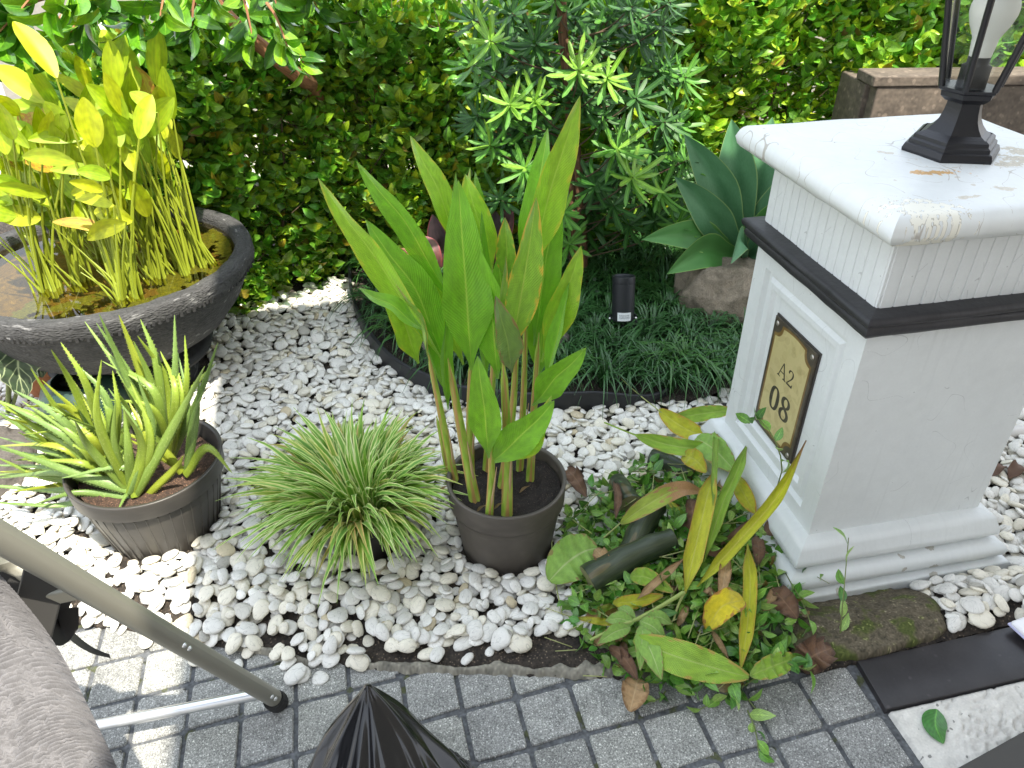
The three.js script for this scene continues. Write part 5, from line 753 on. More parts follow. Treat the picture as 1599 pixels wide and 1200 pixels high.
{
  const R = rng(501), mk = (n, len, seed) => { const gs = []; const q = rng(seed); for (let k = 0; k < n; k++) { const a = q() * TAU, L = len * rr(q, 0.6, 1.1), o = V(Math.cos(a), 0, Math.sin(a)), lean = rr(q, 0.25, 1.1), b = o.clone().multiplyScalar(rr(q, 0, 0.016)); const p1 = b.clone().addScaledVector(o, L * 0.3 * lean).add(V(0, L * 0.45, 0)), p2 = p1.clone().addScaledVector(o, L * 0.4 * lean).add(V(0, L * (0.22 - 0.25 * lean), 0)), p3 = p2.clone().addScaledVector(o, L * 0.26).add(V(0, -L * 0.3 * lean, 0)); gs.push(blade([b, p1, p2, p3], { w: rr(q, 0.0022, 0.0034), side: V(-o.z, 0, o.x), fold: 0.4, n: 5, m: 1, prof: (t) => Math.min(1, 2.2 * (1 - t) + 0.05) })); } return mergeGeometries(gs); };
  const geos = [mk(62, 0.17, 1), mk(56, 0.19, 2), mk(70, 0.155, 3)];
  const tg = tex(16, 64, (u, v) => { const n = N3(u * 3, v * 7, 2); return [54 + 12 * n, 96 + 16 * n, 48 + 8 * n]; }, false), ms = [leafMat({ map: tg, roughness: 0.4, transmission: 0.15 }), leafMat({ map: tg, color: lin(0.75, 0.8, 0.72), roughness: 0.4, transmission: 0.15 }), leafMat({ map: tg, color: lin(1.35, 1.25, 0.9), roughness: 0.4, transmission: 0.15 })];
  const spots = []; let guard = 0;
  const hard = [[330, 0]];
  while (spots.length < 150 && guard++ < 9000) { const x = rr(R, -0.62, 0.98), z = rr(R, -2.85, -1.9); if (!inBed(x, z)) continue; if (Math.hypot(x - ROCK.x, z - ROCK.z) < ROCKR * 0.9) continue; const S0 = at(978, 545, 0.04); if (Math.hypot(x - S0.x, z - S0.z) < 0.05) continue; if (spots.some(([a, b]) => Math.hypot(a - x, b - z) < 0.072)) continue; let near = 9; for (let q = 1; q < EDGE.length; q++) for (let e = 0; e <= 1; e += 0.2) near = Math.min(near, Math.hypot(lerp(EDGE[q - 1].x, EDGE[q].x, e) - x, lerp(EDGE[q - 1].z, EDGE[q].z, e) - z)); if (near < (x < 0.1 ? 0.085 : 0.06)) continue; spots.push([x, z]); }
  spots.sort((a, b) => b[1] - a[1]);
  const marks = [['the black spotlight', at(978, 545, 0.04)], ['the grey-brown boulder', ROCK], ['the slender tree trunk', at(912, 458, 0.02)], ['the curved end of the black edging by the hedge', EDGE[2]], ['the front of the black edging', EDGE[8]], ['the white pillar', V(0.62, 0, -1.95)], ['the stems of the tall potted plant', EDGE[6]]], ords = ['closest', 'second closest', 'third closest', 'fourth closest'], own = new Map();
  for (const [n, p] of marks) { let c = 0; for (const [, i] of spots.map(([x, z], i) => [Math.hypot(x - p.x, z - p.z), i]).sort((a, b) => a[0] - b[0])) { if (own.has(i)) continue; own.set(i, 'dark grass tuft ' + ords[c] + ' to ' + n); if (++c === 4) break; } }
  spots.forEach(([x, z], i) => {
    const t = thing('mondo_grass_tuft', own.get(i) || 'dark green tuft of fine grassy leaves amid the edged bed', 'grass tuft', V(x, bedY(x, z), z), 'dark grass tufts in the edged bed'); const k = R();
    const m = mesh('blades', geos[Math.floor(R() * 3)], k < 0.3 ? ms[1] : k < 0.42 ? ms[2] : ms[0], t); m.rotation.y = R() * TAU; m.scale.setScalar(rr(R, 0.8, 1.15)); m.userData.kind = 'stuff';
  });
}
// spotlight
{
  const foot = at(985, 545, 0.03), T = thing('garden_spotlight', 'black cylindrical garden spotlight with a silver sticker standing in the grass', 'spotlight', foot), m = std({ color: lin(0.022, 0.024, 0.028), roughness: 0.45, metalness: 0.3 }), st = std({ color: lin(0.7, 0.7, 0.7), metalness: 1, roughness: 0.25 });
  const c = atz(973, 500, foot.z).sub(foot), ax = V(-0.02, 1, -0.28).normalize(), head = new THREE.Group(); head.name = 'lamp_head'; head.position.copy(c); head.quaternion.copy(qDir(ax)); T.add(head);
  mesh('housing', lathe([[0.001, 0], [0.033, 0], [0.036, 0.003], [0.036, 0.118], [0.0352, 0.119], [0.0352, 0.121], [0.0365, 0.122], [0.0365, 0.142], [0.0345, 0.1435], [0.031, 0.142], [0.03, 0.136], [0.001, 0.135]], 40), m, head);
  const s = new THREE.CylinderGeometry(0.0364, 0.0364, 0.027, 16, 1, true, -0.62, 1.24); const sm = mesh('sticker', s, std({ map: tex(128, 64, (u, v) => (v > 0.25 && v < 0.75 && Math.abs(N3(u * 30, v * 12, 1)) < 0.24 && u > 0.12 && u < 0.88) ? [120, 124, 128] : [222, 226, 228], false), roughness: 0.35 }), head); sm.position.y = 0.018;
  for (const k of [-1, 1]) mesh('yoke_screw', new THREE.SphereGeometry(0.0055, 10, 8), st, head).position.set(k * 0.041, 0.006, 0);
  mesh('yoke', limb([V(-0.04, 0.02, 0), V(-0.041, -0.03, 0), V(0, -0.055, 0), V(0.041, -0.03, 0), V(0.04, 0.02, 0)], [0.004, 0.004], 6, 16), m, head);
  mesh('cable_gland', lathe([[0.001, -0.014], [0.008, -0.014], [0.009, -0.004], [0.012, 0], [0.001, 0.001]], 16), st, head);
  mesh('cable', limb([c.clone().add(V(0, -0.012, 0.004)), c.clone().add(V(0.004, -0.04, 0.012)), V(0.012, 0.02, 0.03), V(0.02, -0.01, 0.04)], [0.0042, 0.0042], 7, 12), m, T);
  mesh('spike', limb([c.clone().add(V(0, -0.05, 0)), V(0, 0.0, 0), V(0, -0.05, 0)], [0.012, 0.004], 8, 4), m, T);
}
// rocks
function rock(name, label, p, s, seed, tint) {
  const g = mergeVertices((() => { const q = new THREE.IcosahedronGeometry(1, 22); q.deleteAttribute('uv'); q.deleteAttribute('normal'); return q; })()), a = g.attributes.position;
  for (let i = 0; i < a.count; i++) { let x = a.getX(i), y = a.getY(i), z = a.getZ(i); const e = 2.6, f = Math.pow(Math.abs(x) ** e + Math.abs(y) ** e + Math.abs(z) ** e, -1 / e) * (1 + 0.13 * N3(x * 1.2 + seed, y * 1.2, z * 1.2) + 0.035 * N3(x * 4, y * 4 + seed, z * 4) + 0.009 * N3(x * 14, y * 14, z * 14)); a.setXYZ(i, x * f * s.x, y * f * s.y, z * f * s.z); }
  g.computeVertexNormals(); boxUV(g, 3); const t = tex(256, 256, (u, v) => { const q = tn(u, v, 60, seed), b = tn(u, v, 16, seed + 1), c = tn(u, v, 5, seed); let k = 128 + 24 * q + 14 * b + 14 * c; if (q + b > 1.0) k -= 50; return [k * tint[0], k * tint[1], k * tint[2]]; });
  const m = mesh(name, g, std({ map: t, roughness: 0.92, bumpMap: bSpeck, bumpScale: 0.002 })); m.position.copy(p); return tag(m, label, 'rock');
}
rock('boulder', 'rounded grey-brown boulder under the agave', V(ROCK.x, 0.06, ROCK.z - 0.05), V(0.185, 0.17, 0.15), 3, [1.0, 0.92, 0.8]);
rock('boulder', 'pale grey stone hidden behind the tall stems', at(700, 560, 0.06).add(V(0.02, 0, -0.05)), V(0.1, 0.09, 0.07), 8, [1.1, 1.08, 1.04]);
rock('boulder', 'small mottled stone beside the dark grass behind the tall plant', at(866, 545, 0.05), V(0.05, 0.07, 0.05), 5, [1.05, 1.0, 0.94]);
rock('stone_block', 'rough grey stone by the aloe pot under the bowl', on(0, 780).add(V(-0.1, 0.02, -0.05)), V(0.15, 0.1, 0.17), 12, [0.7, 0.66, 0.62]);
// ---------- agave ----------
{
  const base = V(at(1168, 392, 0.2).x, 0.16, at(1168, 392, 0.2).z), T = thing('agave_plant', 'blue-green agave rosette with broad smooth leaves by the white pillar', 'agave', base.clone()), O = base, R = rng(33);
  const tA = tex(128, 256, (u, v) => { const a = Math.abs(u - 0.5) * 2, n = N3(u * 3, v * 4, 2), f = N3(u * 20, v * 30, 5), e = sstep(0.93, 0.99, a); return [lerp(84 + 8 * n + 4 * f, 150, e), lerp(134 + 8 * n + 4 * f, 176, e), lerp(92 + 8 * n + 4 * f, 110, e)]; }, false);
  const tA2 = tex(128, 256, (u, v) => { const a = Math.abs(u - 0.5) * 2, n = N3(u * 3, v * 4, 7), e = sstep(0.93, 0.99, a); return [lerp(80 + 8 * n, 150, e), lerp(136 + 8 * n, 180, e), lerp(66 + 8 * n, 96, e)]; }, false);
  const m1 = leafMat({ map: tA, roughness: 0.5, transmission: 0.08 }), m2 = leafMat({ map: tA2, roughness: 0.5, transmission: 0.1 });
  const L = [[[1120, 290], [1069, 210], 62, 0, 0.1], [[1148, 270], [1143, 186], 66, 0, 0.0], [[1185, 270], [1207, 183], 60, 0, -0.08], [[1205, 330], [1243, 264], 50, 0, 0.04], [[1110, 335], [1054, 276], 58, 0, 0.16], [[1090, 370], [1003, 374], 54, 1, 0.2], [[1100, 392], [1042, 428], 56, 1, 0.26], [[1156, 374], [1142, 412], 40, 0, 0.3], [[1200, 392], [1222, 424], 44, 0, 0.28], [[1160, 300], [1178, 200], 50, 0, -0.12], [[1205, 360], [1262, 330], 50, 0, 0.16], [[1130, 320], [1098, 240], 52, 1, -0.02], [[1190, 300], [1228, 215], 50, 0, -0.14], [[1195, 340], [1246, 300], 30, 1, 0.1], [[1120, 350], [1040, 330], 50, 1, 0.02]];
  L.forEach(([b, c, w, m, dz], i) => {
    const B = atz(b[0], b[1], O.z + dz * 0.6), C = atz(c[0], c[1], O.z + dz), k = pxm(B), A = O.clone().add(V((B.x - O.x) * 0.12, 0.02, (B.z - O.z) * 0.12)), dir = C.clone().sub(A).normalize(), side = V().crossVectors(B.clone().sub(EYE).normalize(), dir).normalize();
    const g = blade([A, A.clone().lerp(B, 0.55), B, B.clone().lerp(C, 0.5).add(V(0, 0.008, 0)), C].map((v) => v.clone().sub(O)), { w: w * k * 0.56, side, roll: rr(R, -0.35, 0.35), fold: 0.42, n: 18, m: 8, prof: (t) => (0.45 + 0.55 * sstep(0.0, 0.55, t)) * Math.pow(clamp(1 - Math.pow(clamp((t - 0.35) / 0.65), 1.8)), 0.95) + 0.004 });
    // give the blade its fleshy thickness
    const g2 = g.clone(), p = g2.attributes.position, nn = g2.attributes.normal, u = g2.attributes.uv; for (let q = 0; q < p.count; q++) { const th = 0.009 * (1 - Math.pow(Math.abs(u.getX(q) - 0.5) * 2, 2)) * (1 - u.getY(q)) + 0.0005; p.setXYZ(q, p.getX(q) - nn.getX(q) * th, p.getY(q) - nn.getY(q) * th, p.getZ(q) - nn.getZ(q) * th); }
    mesh('leaf', mergeGeometries([g, g2]), m ? m2 : m1, T);
  });
  mesh('stem', limb([V(0, -0.15, 0), V(0, 0.03, 0)], [0.03, 0.035], 9, 3), std({ color: lin(0.2, 0.16, 0.1), roughness: 0.9 }), T);
}
// ---------- dark red plant and timber step behind the turmeric ----------
{
  const b = at(690, 440, 0.06), T = thing('dark_red_plant', 'low plant with dusky red-purple leaves behind the tall green clump', 'plant', b.clone()), R = rng(19);
  const m = [[92, 62, 62], [112, 74, 70], [82, 70, 74]].map((c, i) => leafMat({ map: tex(64, 128, (u, v) => { const a = Math.abs(u - 0.5) * 2, n = N3(u * 5, v * 7, i); const e = sstep(0.8, 1, a); return [lerp(c[0] * (1 + 0.15 * n), 180, e * 0.6), lerp(c[1] * (1 + 0.12 * n), 70, e * 0.4), lerp(c[2] * (1 + 0.12 * n), 84, e * 0.4)]; }, false), roughness: 0.5, transmission: 0.15 }));
  [[[690, 400], [676, 335], 34], [[675, 400], [650, 370], 40], [[660, 420], [610, 400], 34], [[700, 420], [720, 370], 30], [[770, 390], [775, 330], 40], [[780, 380], [800, 322], 34], [[760, 400], [745, 340], 34], [[690, 440], [676, 470], 26], [[640, 420], [600, 380], 30], [[720, 400], [735, 350], 30]].forEach(([p, q, w]) => { const B = atz(p[0], p[1], b.z + rr(R, -0.05, 0.05)), C = atz(q[0], q[1], b.z + rr(R, -0.05, 0.12)), dir = C.clone().sub(B).normalize(), A = V(lerp(b.x, B.x, 0.6), 0.05, b.z); mesh('leaf', blade([A, B, B.clone().lerp(C, 0.5), C].map((v) => v.clone().sub(b)), { w: w * pxm(B) * 0.5, side: V().crossVectors(B.clone().sub(EYE).normalize(), dir).normalize(), roll: rr(R, -0.4, 0.4), fold: 0.3, n: 10, m: 4, prof: (t) => Math.pow(Math.sin(Math.PI * clamp(Math.pow(t, 1.3) * 0.95 + 0.04)), 0.8) }), m[Math.floor(R() * 3)], T); });
  const tw = tex(256, 64, (u, v) => { const k = 118 + 26 * N4(Math.cos(u * TAU), Math.sin(u * TAU), v * 14, 2) + 10 * tn(u, v, 40, 3); return [k * 1.05, k * 0.82, k * 0.6]; });
  const S = thing('timber_offcuts', 'two brown timber offcuts stacked behind the tall plant', 'timber', at(640, 445, 0.03)), gm = std({ map: tw, roughness: 0.85 });
  const q1 = mesh('plank', boxUV(new RoundedBoxGeometry(0.2, 0.05, 0.09, 2, 0.005), 2), gm, S); q1.position.set(0.02, 0.1, -0.02); q1.rotation.y = 0.1; const q2 = mesh('plank', boxUV(new RoundedBoxGeometry(0.18, 0.05, 0.1, 2, 0.005), 2), gm, S); q2.position.set(0.03, 0.04, 0); q2.rotation.y = -0.06;
}
// ---------- under the bowl: alocasia, terracotta pot, dark green dish ----------
{
  const b = V(at(30, 640, 0).x, 0, -1.8), T = thing('alocasia_plant', 'dark leaf with pale veins hanging below the bowl', 'plant', b.clone());
  const t = tex(256, 256, (u, v) => { const a = Math.abs(u - 0.5) * 2, n = N3(u * 5, v * 5, 1); const q = (v - a * 0.32) * 6, rib = Math.exp(-Math.pow((q - Math.round(q)) / 0.075, 2)) * (a < 0.93 ? 1 : 0), mid = Math.exp(-Math.pow(a / 0.05, 2)), e = sstep(0.93, 0.97, a), w = Math.max(rib * 0.9, mid, e); return [lerp(58 + 8 * n, 172, w), lerp(74 + 8 * n, 182, w), lerp(52 + 6 * n, 138, w)]; }, false);
  const m = leafMat({ map: t, roughness: 0.4, transmission: 0.1 });
  const mk = (p, q, w, z) => { const A = atz(p[0], p[1], z), C = atz(q[0], q[1], z + 0.05), dir = C.clone().sub(A).normalize(); return blade([A, A.clone().lerp(C, 0.5).add(V(0, 0.012, 0.01)), C].map((v) => v.clone().sub(b)), { w: w * pxm(A) * 0.5, side: V().crossVectors(A.clone().sub(EYE).normalize(), dir).normalize(), fold: 0.15, n: 22, m: 8, wave: 0.12, wf: 30, prof: (t) => (Math.pow(Math.sin(Math.PI * clamp(Math.pow(t, 0.55) * 0.97 + 0.02)), 0.8)) * (1 + 0.1 * Math.sin(t * 30)) }); };
  mesh('leaf', mk([30, 528], [38, 622], 72, -1.72), m, T); mesh('leaf', mk([-10, 530], [-30, 610], 70, -1.74), m, T); mesh('leaf', mk([62, 540], [66, 590], 46, -1.8), m, T);
  mesh('stalk', limb([b.clone(), atz(20, 560, b.z - 0.03), atz(32, 505, b.z + 0.03)].map((v) => v.sub(b)), [0.006, 0.003], 6, 8), leafMat({ color: lin(0.2, 0.24, 0.08), transmission: 0.1 }), T); mesh('stalk', limb([V(0, 0, 0), atz(10, 540, b.z).sub(b), atz(0, 500, b.z).sub(b)], [0.006, 0.003], 6, 8), leafMat({ color: lin(0.2, 0.24, 0.08), transmission: 0.1 }), T); mesh('stalk', limb([V(0, 0, 0), atz(50, 545, b.z - 0.05).sub(b), atz(70, 520, b.z - 0.06).sub(b)], [0.006, 0.003], 6, 8), leafMat({ color: lin(0.2, 0.24, 0.08), transmission: 0.1 }), T);
  const tp = thing('terracotta_pot', 'small terracotta pot tucked under the bowl', 'plant pot', at(92, 616, 0)); const tm = std({ color: lin(0.5, 0.2, 0.09), roughness: 0.85, map: tPeb });
  mesh('body', lathe([[0.001, 0.002], [0.062, 0.002], [0.085, 0.1], [0.08, 0.1], [0.058, 0.012], [0.001, 0.012]], 40), tm, tp); mesh('rim', lathe([[0.084, 0.098], [0.092, 0.099], [0.095, 0.128], [0.09, 0.131], [0.082, 0.128], [0.08, 0.098], [0.084, 0.098]], 40), tm, tp);
  const gp = thing('glazed_pot', 'dark green glazed pot half hidden behind the aloe', 'plant pot', at(150, 668, 0)); const gm = new THREE.MeshPhysicalMaterial({ color: lin(0.015, 0.045, 0.03), roughness: 0.45, clearcoat: 0.15, clearcoatRoughness: 0.2, side: THREE.DoubleSide });
  mesh('body', lathe([[0.001, 0.002], [0.08, 0.002], [0.11, 0.05], [0.118, 0.1], [0.1, 0.15], [0.07, 0.172], [0.062, 0.172], [0.09, 0.145], [0.105, 0.1], [0.075, 0.012], [0.001, 0.012]], 44), gm, gp);
}
// ---------- heap of garden cuttings beside the pillar ----------
const hc = on(1090, 880);
const heap = (x, z) => { const dx = (x - hc.x) / 0.27, dz = (z - hc.z) / 0.24, r = dx * dx + dz * dz; return terr(x, z) + 0.028 + 0.085 * Math.exp(-r * 1.1); };
const onHeap = (px, py, dh = 0) => onSurf(px, py, heap, dh);
{
  const R = rng(800);
  const YG = leafTex([188, 190, 40], [196, 196, 96], [196, 150, 58], { seed: 2, e0: 0.7 }), YY = leafTex([224, 206, 30], [214, 200, 90], [170, 120, 50], { seed: 4, e0: 0.78 }), GG = leafTex([142, 180, 52], [170, 190, 104], [178, 158, 74], { seed: 6, e0: 0.86 }), GB = leafTex([162, 182, 66], [186, 192, 110], [166, 132, 84], { seed: 7, e0: 0.8, brown: 0.52 }), YB = leafTex([186, 190, 38], [200, 190, 90], [170, 130, 70], { seed: 9, e0: 0.78, brown: 0.86 }), BR = leafTex([182, 150, 108], [200, 172, 132], [140, 108, 72], { seed: 3, e0: 0.6 }), DB = leafTex([116, 86, 64], [144, 112, 86], [82, 60, 46], { seed: 5, e0: 0.6 }), LG = leafTex([146, 188, 84], [190, 206, 142], [150, 140, 80], { seed: 8, e0: 0.9, veins: 14, slant: 0.3 });
  const L = Object.fromEntries(Object.entries({ YG, YY, GG, GB, YB, BR, DB, LG }).map(([k, t]) => [k, leafMat({ map: t, roughness: 0.6, transmission: k === 'DB' || k === 'BR' ? 0.08 : 0.22, bumpMap: bLeaf, bumpScale: 0.001 })]));
  // long loose leaves: label, path px with heights above the heap, width px, material, cross curl, roll
  const loose = (name, label, pts, w, mat, o = {}) => {
    const P = pts.map(([x, y, h]) => onHeap(x, y, h ?? 0.02)), c = P[0].clone(), k = pxm(P[1]), dir = P[P.length - 1].clone().sub(P[0]).normalize(), side = V().crossVectors(P[1].clone().sub(EYE).normalize(), dir).normalize();
    const m = mesh(name, blade(P.map((p) => p.clone().sub(c)), { w: w * k * 0.53, side, n: 24, m: 8, fold: 0.3, wave: name === 'dry_leaf' || mat === 'BR' ? 0.55 : 0.2, wf: 21, ph: P[0].x * 40, prof: (t) => Math.max(0.06, Math.pow(Math.sin(Math.PI * clamp(Math.pow(t, 0.9) * 0.96 + 0.02)), 0.7)), ...o }), L[mat]); m.position.copy(c); return tag(m, label, name === 'dry_leaf' ? 'dry leaf' : 'cut leaf');
  };
  const strip = (t) => Math.max(0.1, Math.min(1, t * 5, (1 - t) * 3.2));
  loose('cut_leaf', 'longest rolled yellow-green leaf leaning up to the number plate', [[1088, 918, 0.03], [1150, 850, 0.1], [1215, 775, 0.2], [1260, 688, 0.36]], 32, 'YB', { curl: 1.7, prof: strip });
  loose('cut_leaf', 'yellow rolled leaf with brown lower tip standing in the heap', [[1070, 928, 0.03], [1088, 850, 0.06], [1104, 780, 0.08], [1116, 735, 0.09]], 38, 'YG', { curl: 1.3, prof: strip });
  loose('cut_leaf', 'bright green rolled leaf beside the yellow rolled leaf', [[1100, 878, 0.05], [1128, 790, 0.07], [1152, 735, 0.1], [1168, 692, 0.13]], 28, 'GG', { curl: 1.6, prof: strip });
  loose('cut_leaf', 'very thin upright green leaf above the heap', [[1114, 790, 0.09], [1117, 720, 0.1], [1120, 650, 0.11]], 11, 'GG', { curl: 1.2, prof: strip });
  loose('cut_leaf', 'narrow yellow leaf hanging down the front of the heap', [[1168, 850, 0.06], [1172, 920, 0.05], [1166, 990, 0.04], [1156, 1054, 0.03]], 25, 'YG', { curl: 1.1, prof: strip });
  loose('cut_leaf', 'short curled bright yellow leaf at the front of the heap', [[1162, 938, 0.05], [1128, 948, 0.075], [1104, 984, 0.03]], 46, 'YY', { fold: 0.5 });
  loose('cut_leaf', 'shrivelled brown leaf tail below the curled yellow leaf', [[1112, 985, 0.035], [1124, 1004, 0.03], [1138, 1028, 0.02]], 12, 'BR', { curl: 1.2 });
  loose('cut_leaf', 'large pale green leaf lying across the front of the heap', [[990, 998, 0.05], [1046, 1022, 0.06], [1110, 1042, 0.05], [1170, 1058, 0.04]], 52, 'GG', { fold: 0.2 });
  loose('cut_leaf', 'torn pale green leaf pointing to the curled brown leaf', [[1172, 1056, 0.035], [1210, 1040, 0.03], [1250, 1026, 0.02]], 34, 'GG', { wave: 0.5, wf: 34 });
  loose('cut_leaf', 'half withered leaf arching over the middle of the heap', [[970, 818, 0.05], [1010, 790, 0.08], [1060, 765, 0.09], [1098, 768, 0.07]], 30, 'GB', { fold: 0.4 });
  loose('cut_leaf', 'broad torn light green leaf next to the grey pot', [[858, 908, 0.03], [885, 880, 0.045], [912, 862, 0.05], [934, 856, 0.04]], 66, 'LG', { fold: 0.15, wave: 0.3, wf: 30 });
  loose('cut_leaf', 'yellow-edged leaf at the top of the heap pointing to the grass', [[1030, 640, 0.03], [1058, 662, 0.04], [1085, 676, 0.05], [1112, 684, 0.05]], 30, 'YG', {});
  loose('cut_leaf', 'flat pale leaf against the pillar base at the top of the heap', [[1050, 654, 0.03], [1100, 646, 0.05], [1150, 640, 0.05]], 24, 'GG', {});
  loose('cut_leaf', 'long olive leaf with a thin stalk pointing across the pebbles', [[944, 660, 0.02], [1000, 682, 0.05], [1060, 698, 0.07], [1146, 704, 0.06]], 26, 'GG', { prof: (t) => t < 0.3 ? 0.1 : Math.pow(Math.sin(Math.PI * (t - 0.28) / 0.73), 0.7) });
  loose('cut_leaf', 'ragged pale leaf lying over the olive leaf', [[1088, 684, 0.08], [1118, 704, 0.09], [1150, 738, 0.07]], 42, 'LG', { wave: 0.25 });
  loose('cut_leaf', 'dry brown leaf tip resting on the pillar base', [[1128, 708, 0.06], [1170, 702, 0.08], [1208, 688, 0.09]], 20, 'BR', { curl: 1.3 });
  loose('cut_leaf', 'short yellow leaf under the ragged pale leaf', [[1066, 712, 0.05], [1086, 718, 0.06], [1104, 738, 0.05]], 30, 'YG', {});
  loose('cut_leaf', 'pale brown strip of leaf in the centre of the heap', [[996, 936, 0.05], [1030, 905, 0.06], [1072, 870, 0.06]], 15, 'BR', { curl: 1.2, prof: strip });
  loose('cut_leaf', 'dried tan leaf hanging between the two yellow leaves', [[1136, 872, 0.06], [1132, 900, 0.06], [1126, 940, 0.05]], 22, 'BR', { curl: 1.0 });
  loose('cut_leaf', 'faded green leaf below the dark stem section', [[985, 900, 0.04], [1010, 902, 0.05], [1052, 925, 0.04]], 28, 'GG', {});
  loose('cut_leaf', 'yellowish leaf low in the heap above the green sprig', [[958, 942, 0.03], [990, 940, 0.04], [1036, 930, 0.04]], 22, 'YG', {});
  loose('cut_leaf', 'olive leaf slanting behind the rolled green leaf', [[1148, 742, 0.07], [1164, 775, 0.06], [1180, 802, 0.04]], 26, 'YG', {});
  loose('dry_leaf', 'dark brown cupped dry leaf on the pebbles above the heap', [[884, 732, 0.01], [900, 748, 0.02], [916, 776, 0.01]], 28, 'DB', { curl: 0.9 });
  loose('dry_leaf', 'stiff brown leaf piece against the pillar base', [[1196, 834, 0.03], [1215, 818, 0.04], [1240, 806, 0.04]], 34, 'DB', { fold: 0.2 });
  loose('dry_leaf', 'reddish brown leaf at the foot of the plinth', [[1208, 920, 0.02], [1226, 940, 0.03], [1246, 966, 0.02]], 36, 'DB', { fold: 0.15 });
  loose('dry_leaf', 'small pointed brown leaf on the dark stem section', [[930, 858, 0.05], [942, 872, 0.055], [950, 890, 0.05]], 24, 'BR', { fold: 0.3 });
  loose('dry_leaf', 'narrow red-brown dry leaf standing beside the dark stem', [[960, 752, 0.04], [966, 780, 0.05], [962, 810, 0.04]], 16, 'DB', { curl: 1.2 });
  loose('dry_leaf', 'crumpled dark leaf in the shadow of the heap', [[1078, 780, 0.05], [1082, 800, 0.05], [1080, 822, 0.04]], 24, 'DB', { curl: 1.1 });
  loose('dry_leaf', 'twisted brown leaf over the rim of the bed', [[952, 1010, 0.02], [978, 1032, 0.03], [996, 1062, 0.02]], 26, 'DB', { curl: 1.1 });
  loose('dry_leaf', 'broad tan dry leaf lying on the paving tiles', [[996, 1060, 0.01], [992, 1080, 0.012], [984, 1112, 0.0]], 44, 'BR', { curl: 0.7, wave: 0.3 });
  loose('dry_leaf', 'crumpled dark red-brown leaf on the corner of a paving tile', [[1248, 1042, -0.01], [1272, 1024, 0.02], [1300, 1012, 0.0]], 52, 'DB', { wave: 0.7, wf: 30, curl: 0.8 });
  loose('dry_leaf', 'brown leaf scrap beside the narrow yellow leaf', [[1180, 838, 0.04], [1186, 858, 0.05], [1184, 884, 0.04]], 20, 'DB', {});
  { const p = onSurf(1464, 1108, paveY, 0.012), q = onSurf(1462, 1134, paveY, 0.016), r = onSurf(1474, 1162, paveY, 0.01), m = mesh('fallen_leaf', blade([p, q, r].map((v) => v.clone().sub(p)), { w: 0.0215, side: V(1, 0, 0), fold: 0.22, n: 14, m: 6, prof: (t) => Math.pow(Math.sin(Math.PI * clamp(Math.pow(t, 0.72) * 0.97 + 0.02)), 0.8) }), leafMat({ map: tHedge([66, 124, 52], 5), roughness: 0.4, transmission: 0.2 })); m.position.copy(p); tag(m, 'single fresh green leaf lying on the white concrete', 'fallen leaf'); }
  // cut stem sections
  const tStem = tex(256, 256, (u, v) => { const a = tn(u, v, 30, 2), b = tn(u, v, 6, 5), s = N4(Math.cos(u * TAU) * 5, Math.sin(u * TAU) * 5, v * 2, 4); let r = 50 + 12 * a + 12 * b + 10 * s, g = 60 + 12 * a + 10 * b + 8 * s, bl = 42 + 10 * a + 8 * b; if (b > 0.45) { r += 30; g += 14; bl += 4; } return [r, g, bl]; });
  const stemM = std({ map: tStem, roughness: 0.42 });
  const stem = (label, pts, r) => { const P = pts.map(([x, y, h]) => onHeap(x, y, h)), c = P[0].clone(); const T = thing('cut_log', label, 'cut stem', c); mesh('bark', limb(P.map((p) => p.clone().sub(c)), (t) => lerp(r[0], r[1], t) * (1 + 0.05 * Math.sin(t * 19)), 16, 16, false), stemM, T); const d = P[0].clone().sub(P[1]).normalize(), g = new THREE.CircleGeometry(r[0] * 1.0, 18); g.applyQuaternion(new THREE.Quaternion().setFromUnitVectors(V(0, 0, 1), d)); g.translate(d.x * 0.0006, d.y * 0.0006, d.z * 0.0006); mesh('cut_end', g, std({ color: lin(0.2, 0.19, 0.09), roughness: 0.8 }), T); const e = P[P.length - 1].clone().sub(P[P.length - 2]).normalize(), g2 = new THREE.CircleGeometry(r[1], 18); g2.applyQuaternion(new THREE.Quaternion().setFromUnitVectors(V(0, 0, 1), e)); g2.translate(P[P.length - 1].x - c.x + e.x * 0.0006, P[P.length - 1].y - c.y + e.y * 0.0006, P[P.length - 1].z - c.z + e.z * 0.0006); mesh('cut_end', g2, std({ color: lin(0.26, 0.2, 0.11), roughness: 0.85 }), T); };
  stem('thick dark green cut stem lying across the heap', [[920, 908, 0.03], [960, 884, 0.036], [1010, 858, 0.036], [1052, 842, 0.03]], [0.036, 0.024]);
  stem('dark cut stem under the half withered leaf', [[980, 872, 0.01], [1000, 830, 0.022], [1022, 790, 0.022]], [0.026, 0.03]);
  stem('dark brown cut stem at the back of the heap', [[985, 790, 0.01], [975, 770, 0.02], [965, 752, 0.02]], [0.03, 0.022]);
  stem('blackish cut stem beneath the yellow leaves at the top', [[1018, 716, 0.0], [1050, 726, 0.0], [1084, 742, -0.01]], [0.026, 0.024]);
  stem('muddy cut stem half buried at the front of the heap', [[1166, 1000, -0.02], [1195, 990, -0.02], [1222, 985, -0.025]], [0.026, 0.026]);
  stem('short brown stem poking out over the paving', [[990, 1048, -0.015], [994, 1020, -0.015], [998, 995, -0.01]], [0.02, 0.022]);
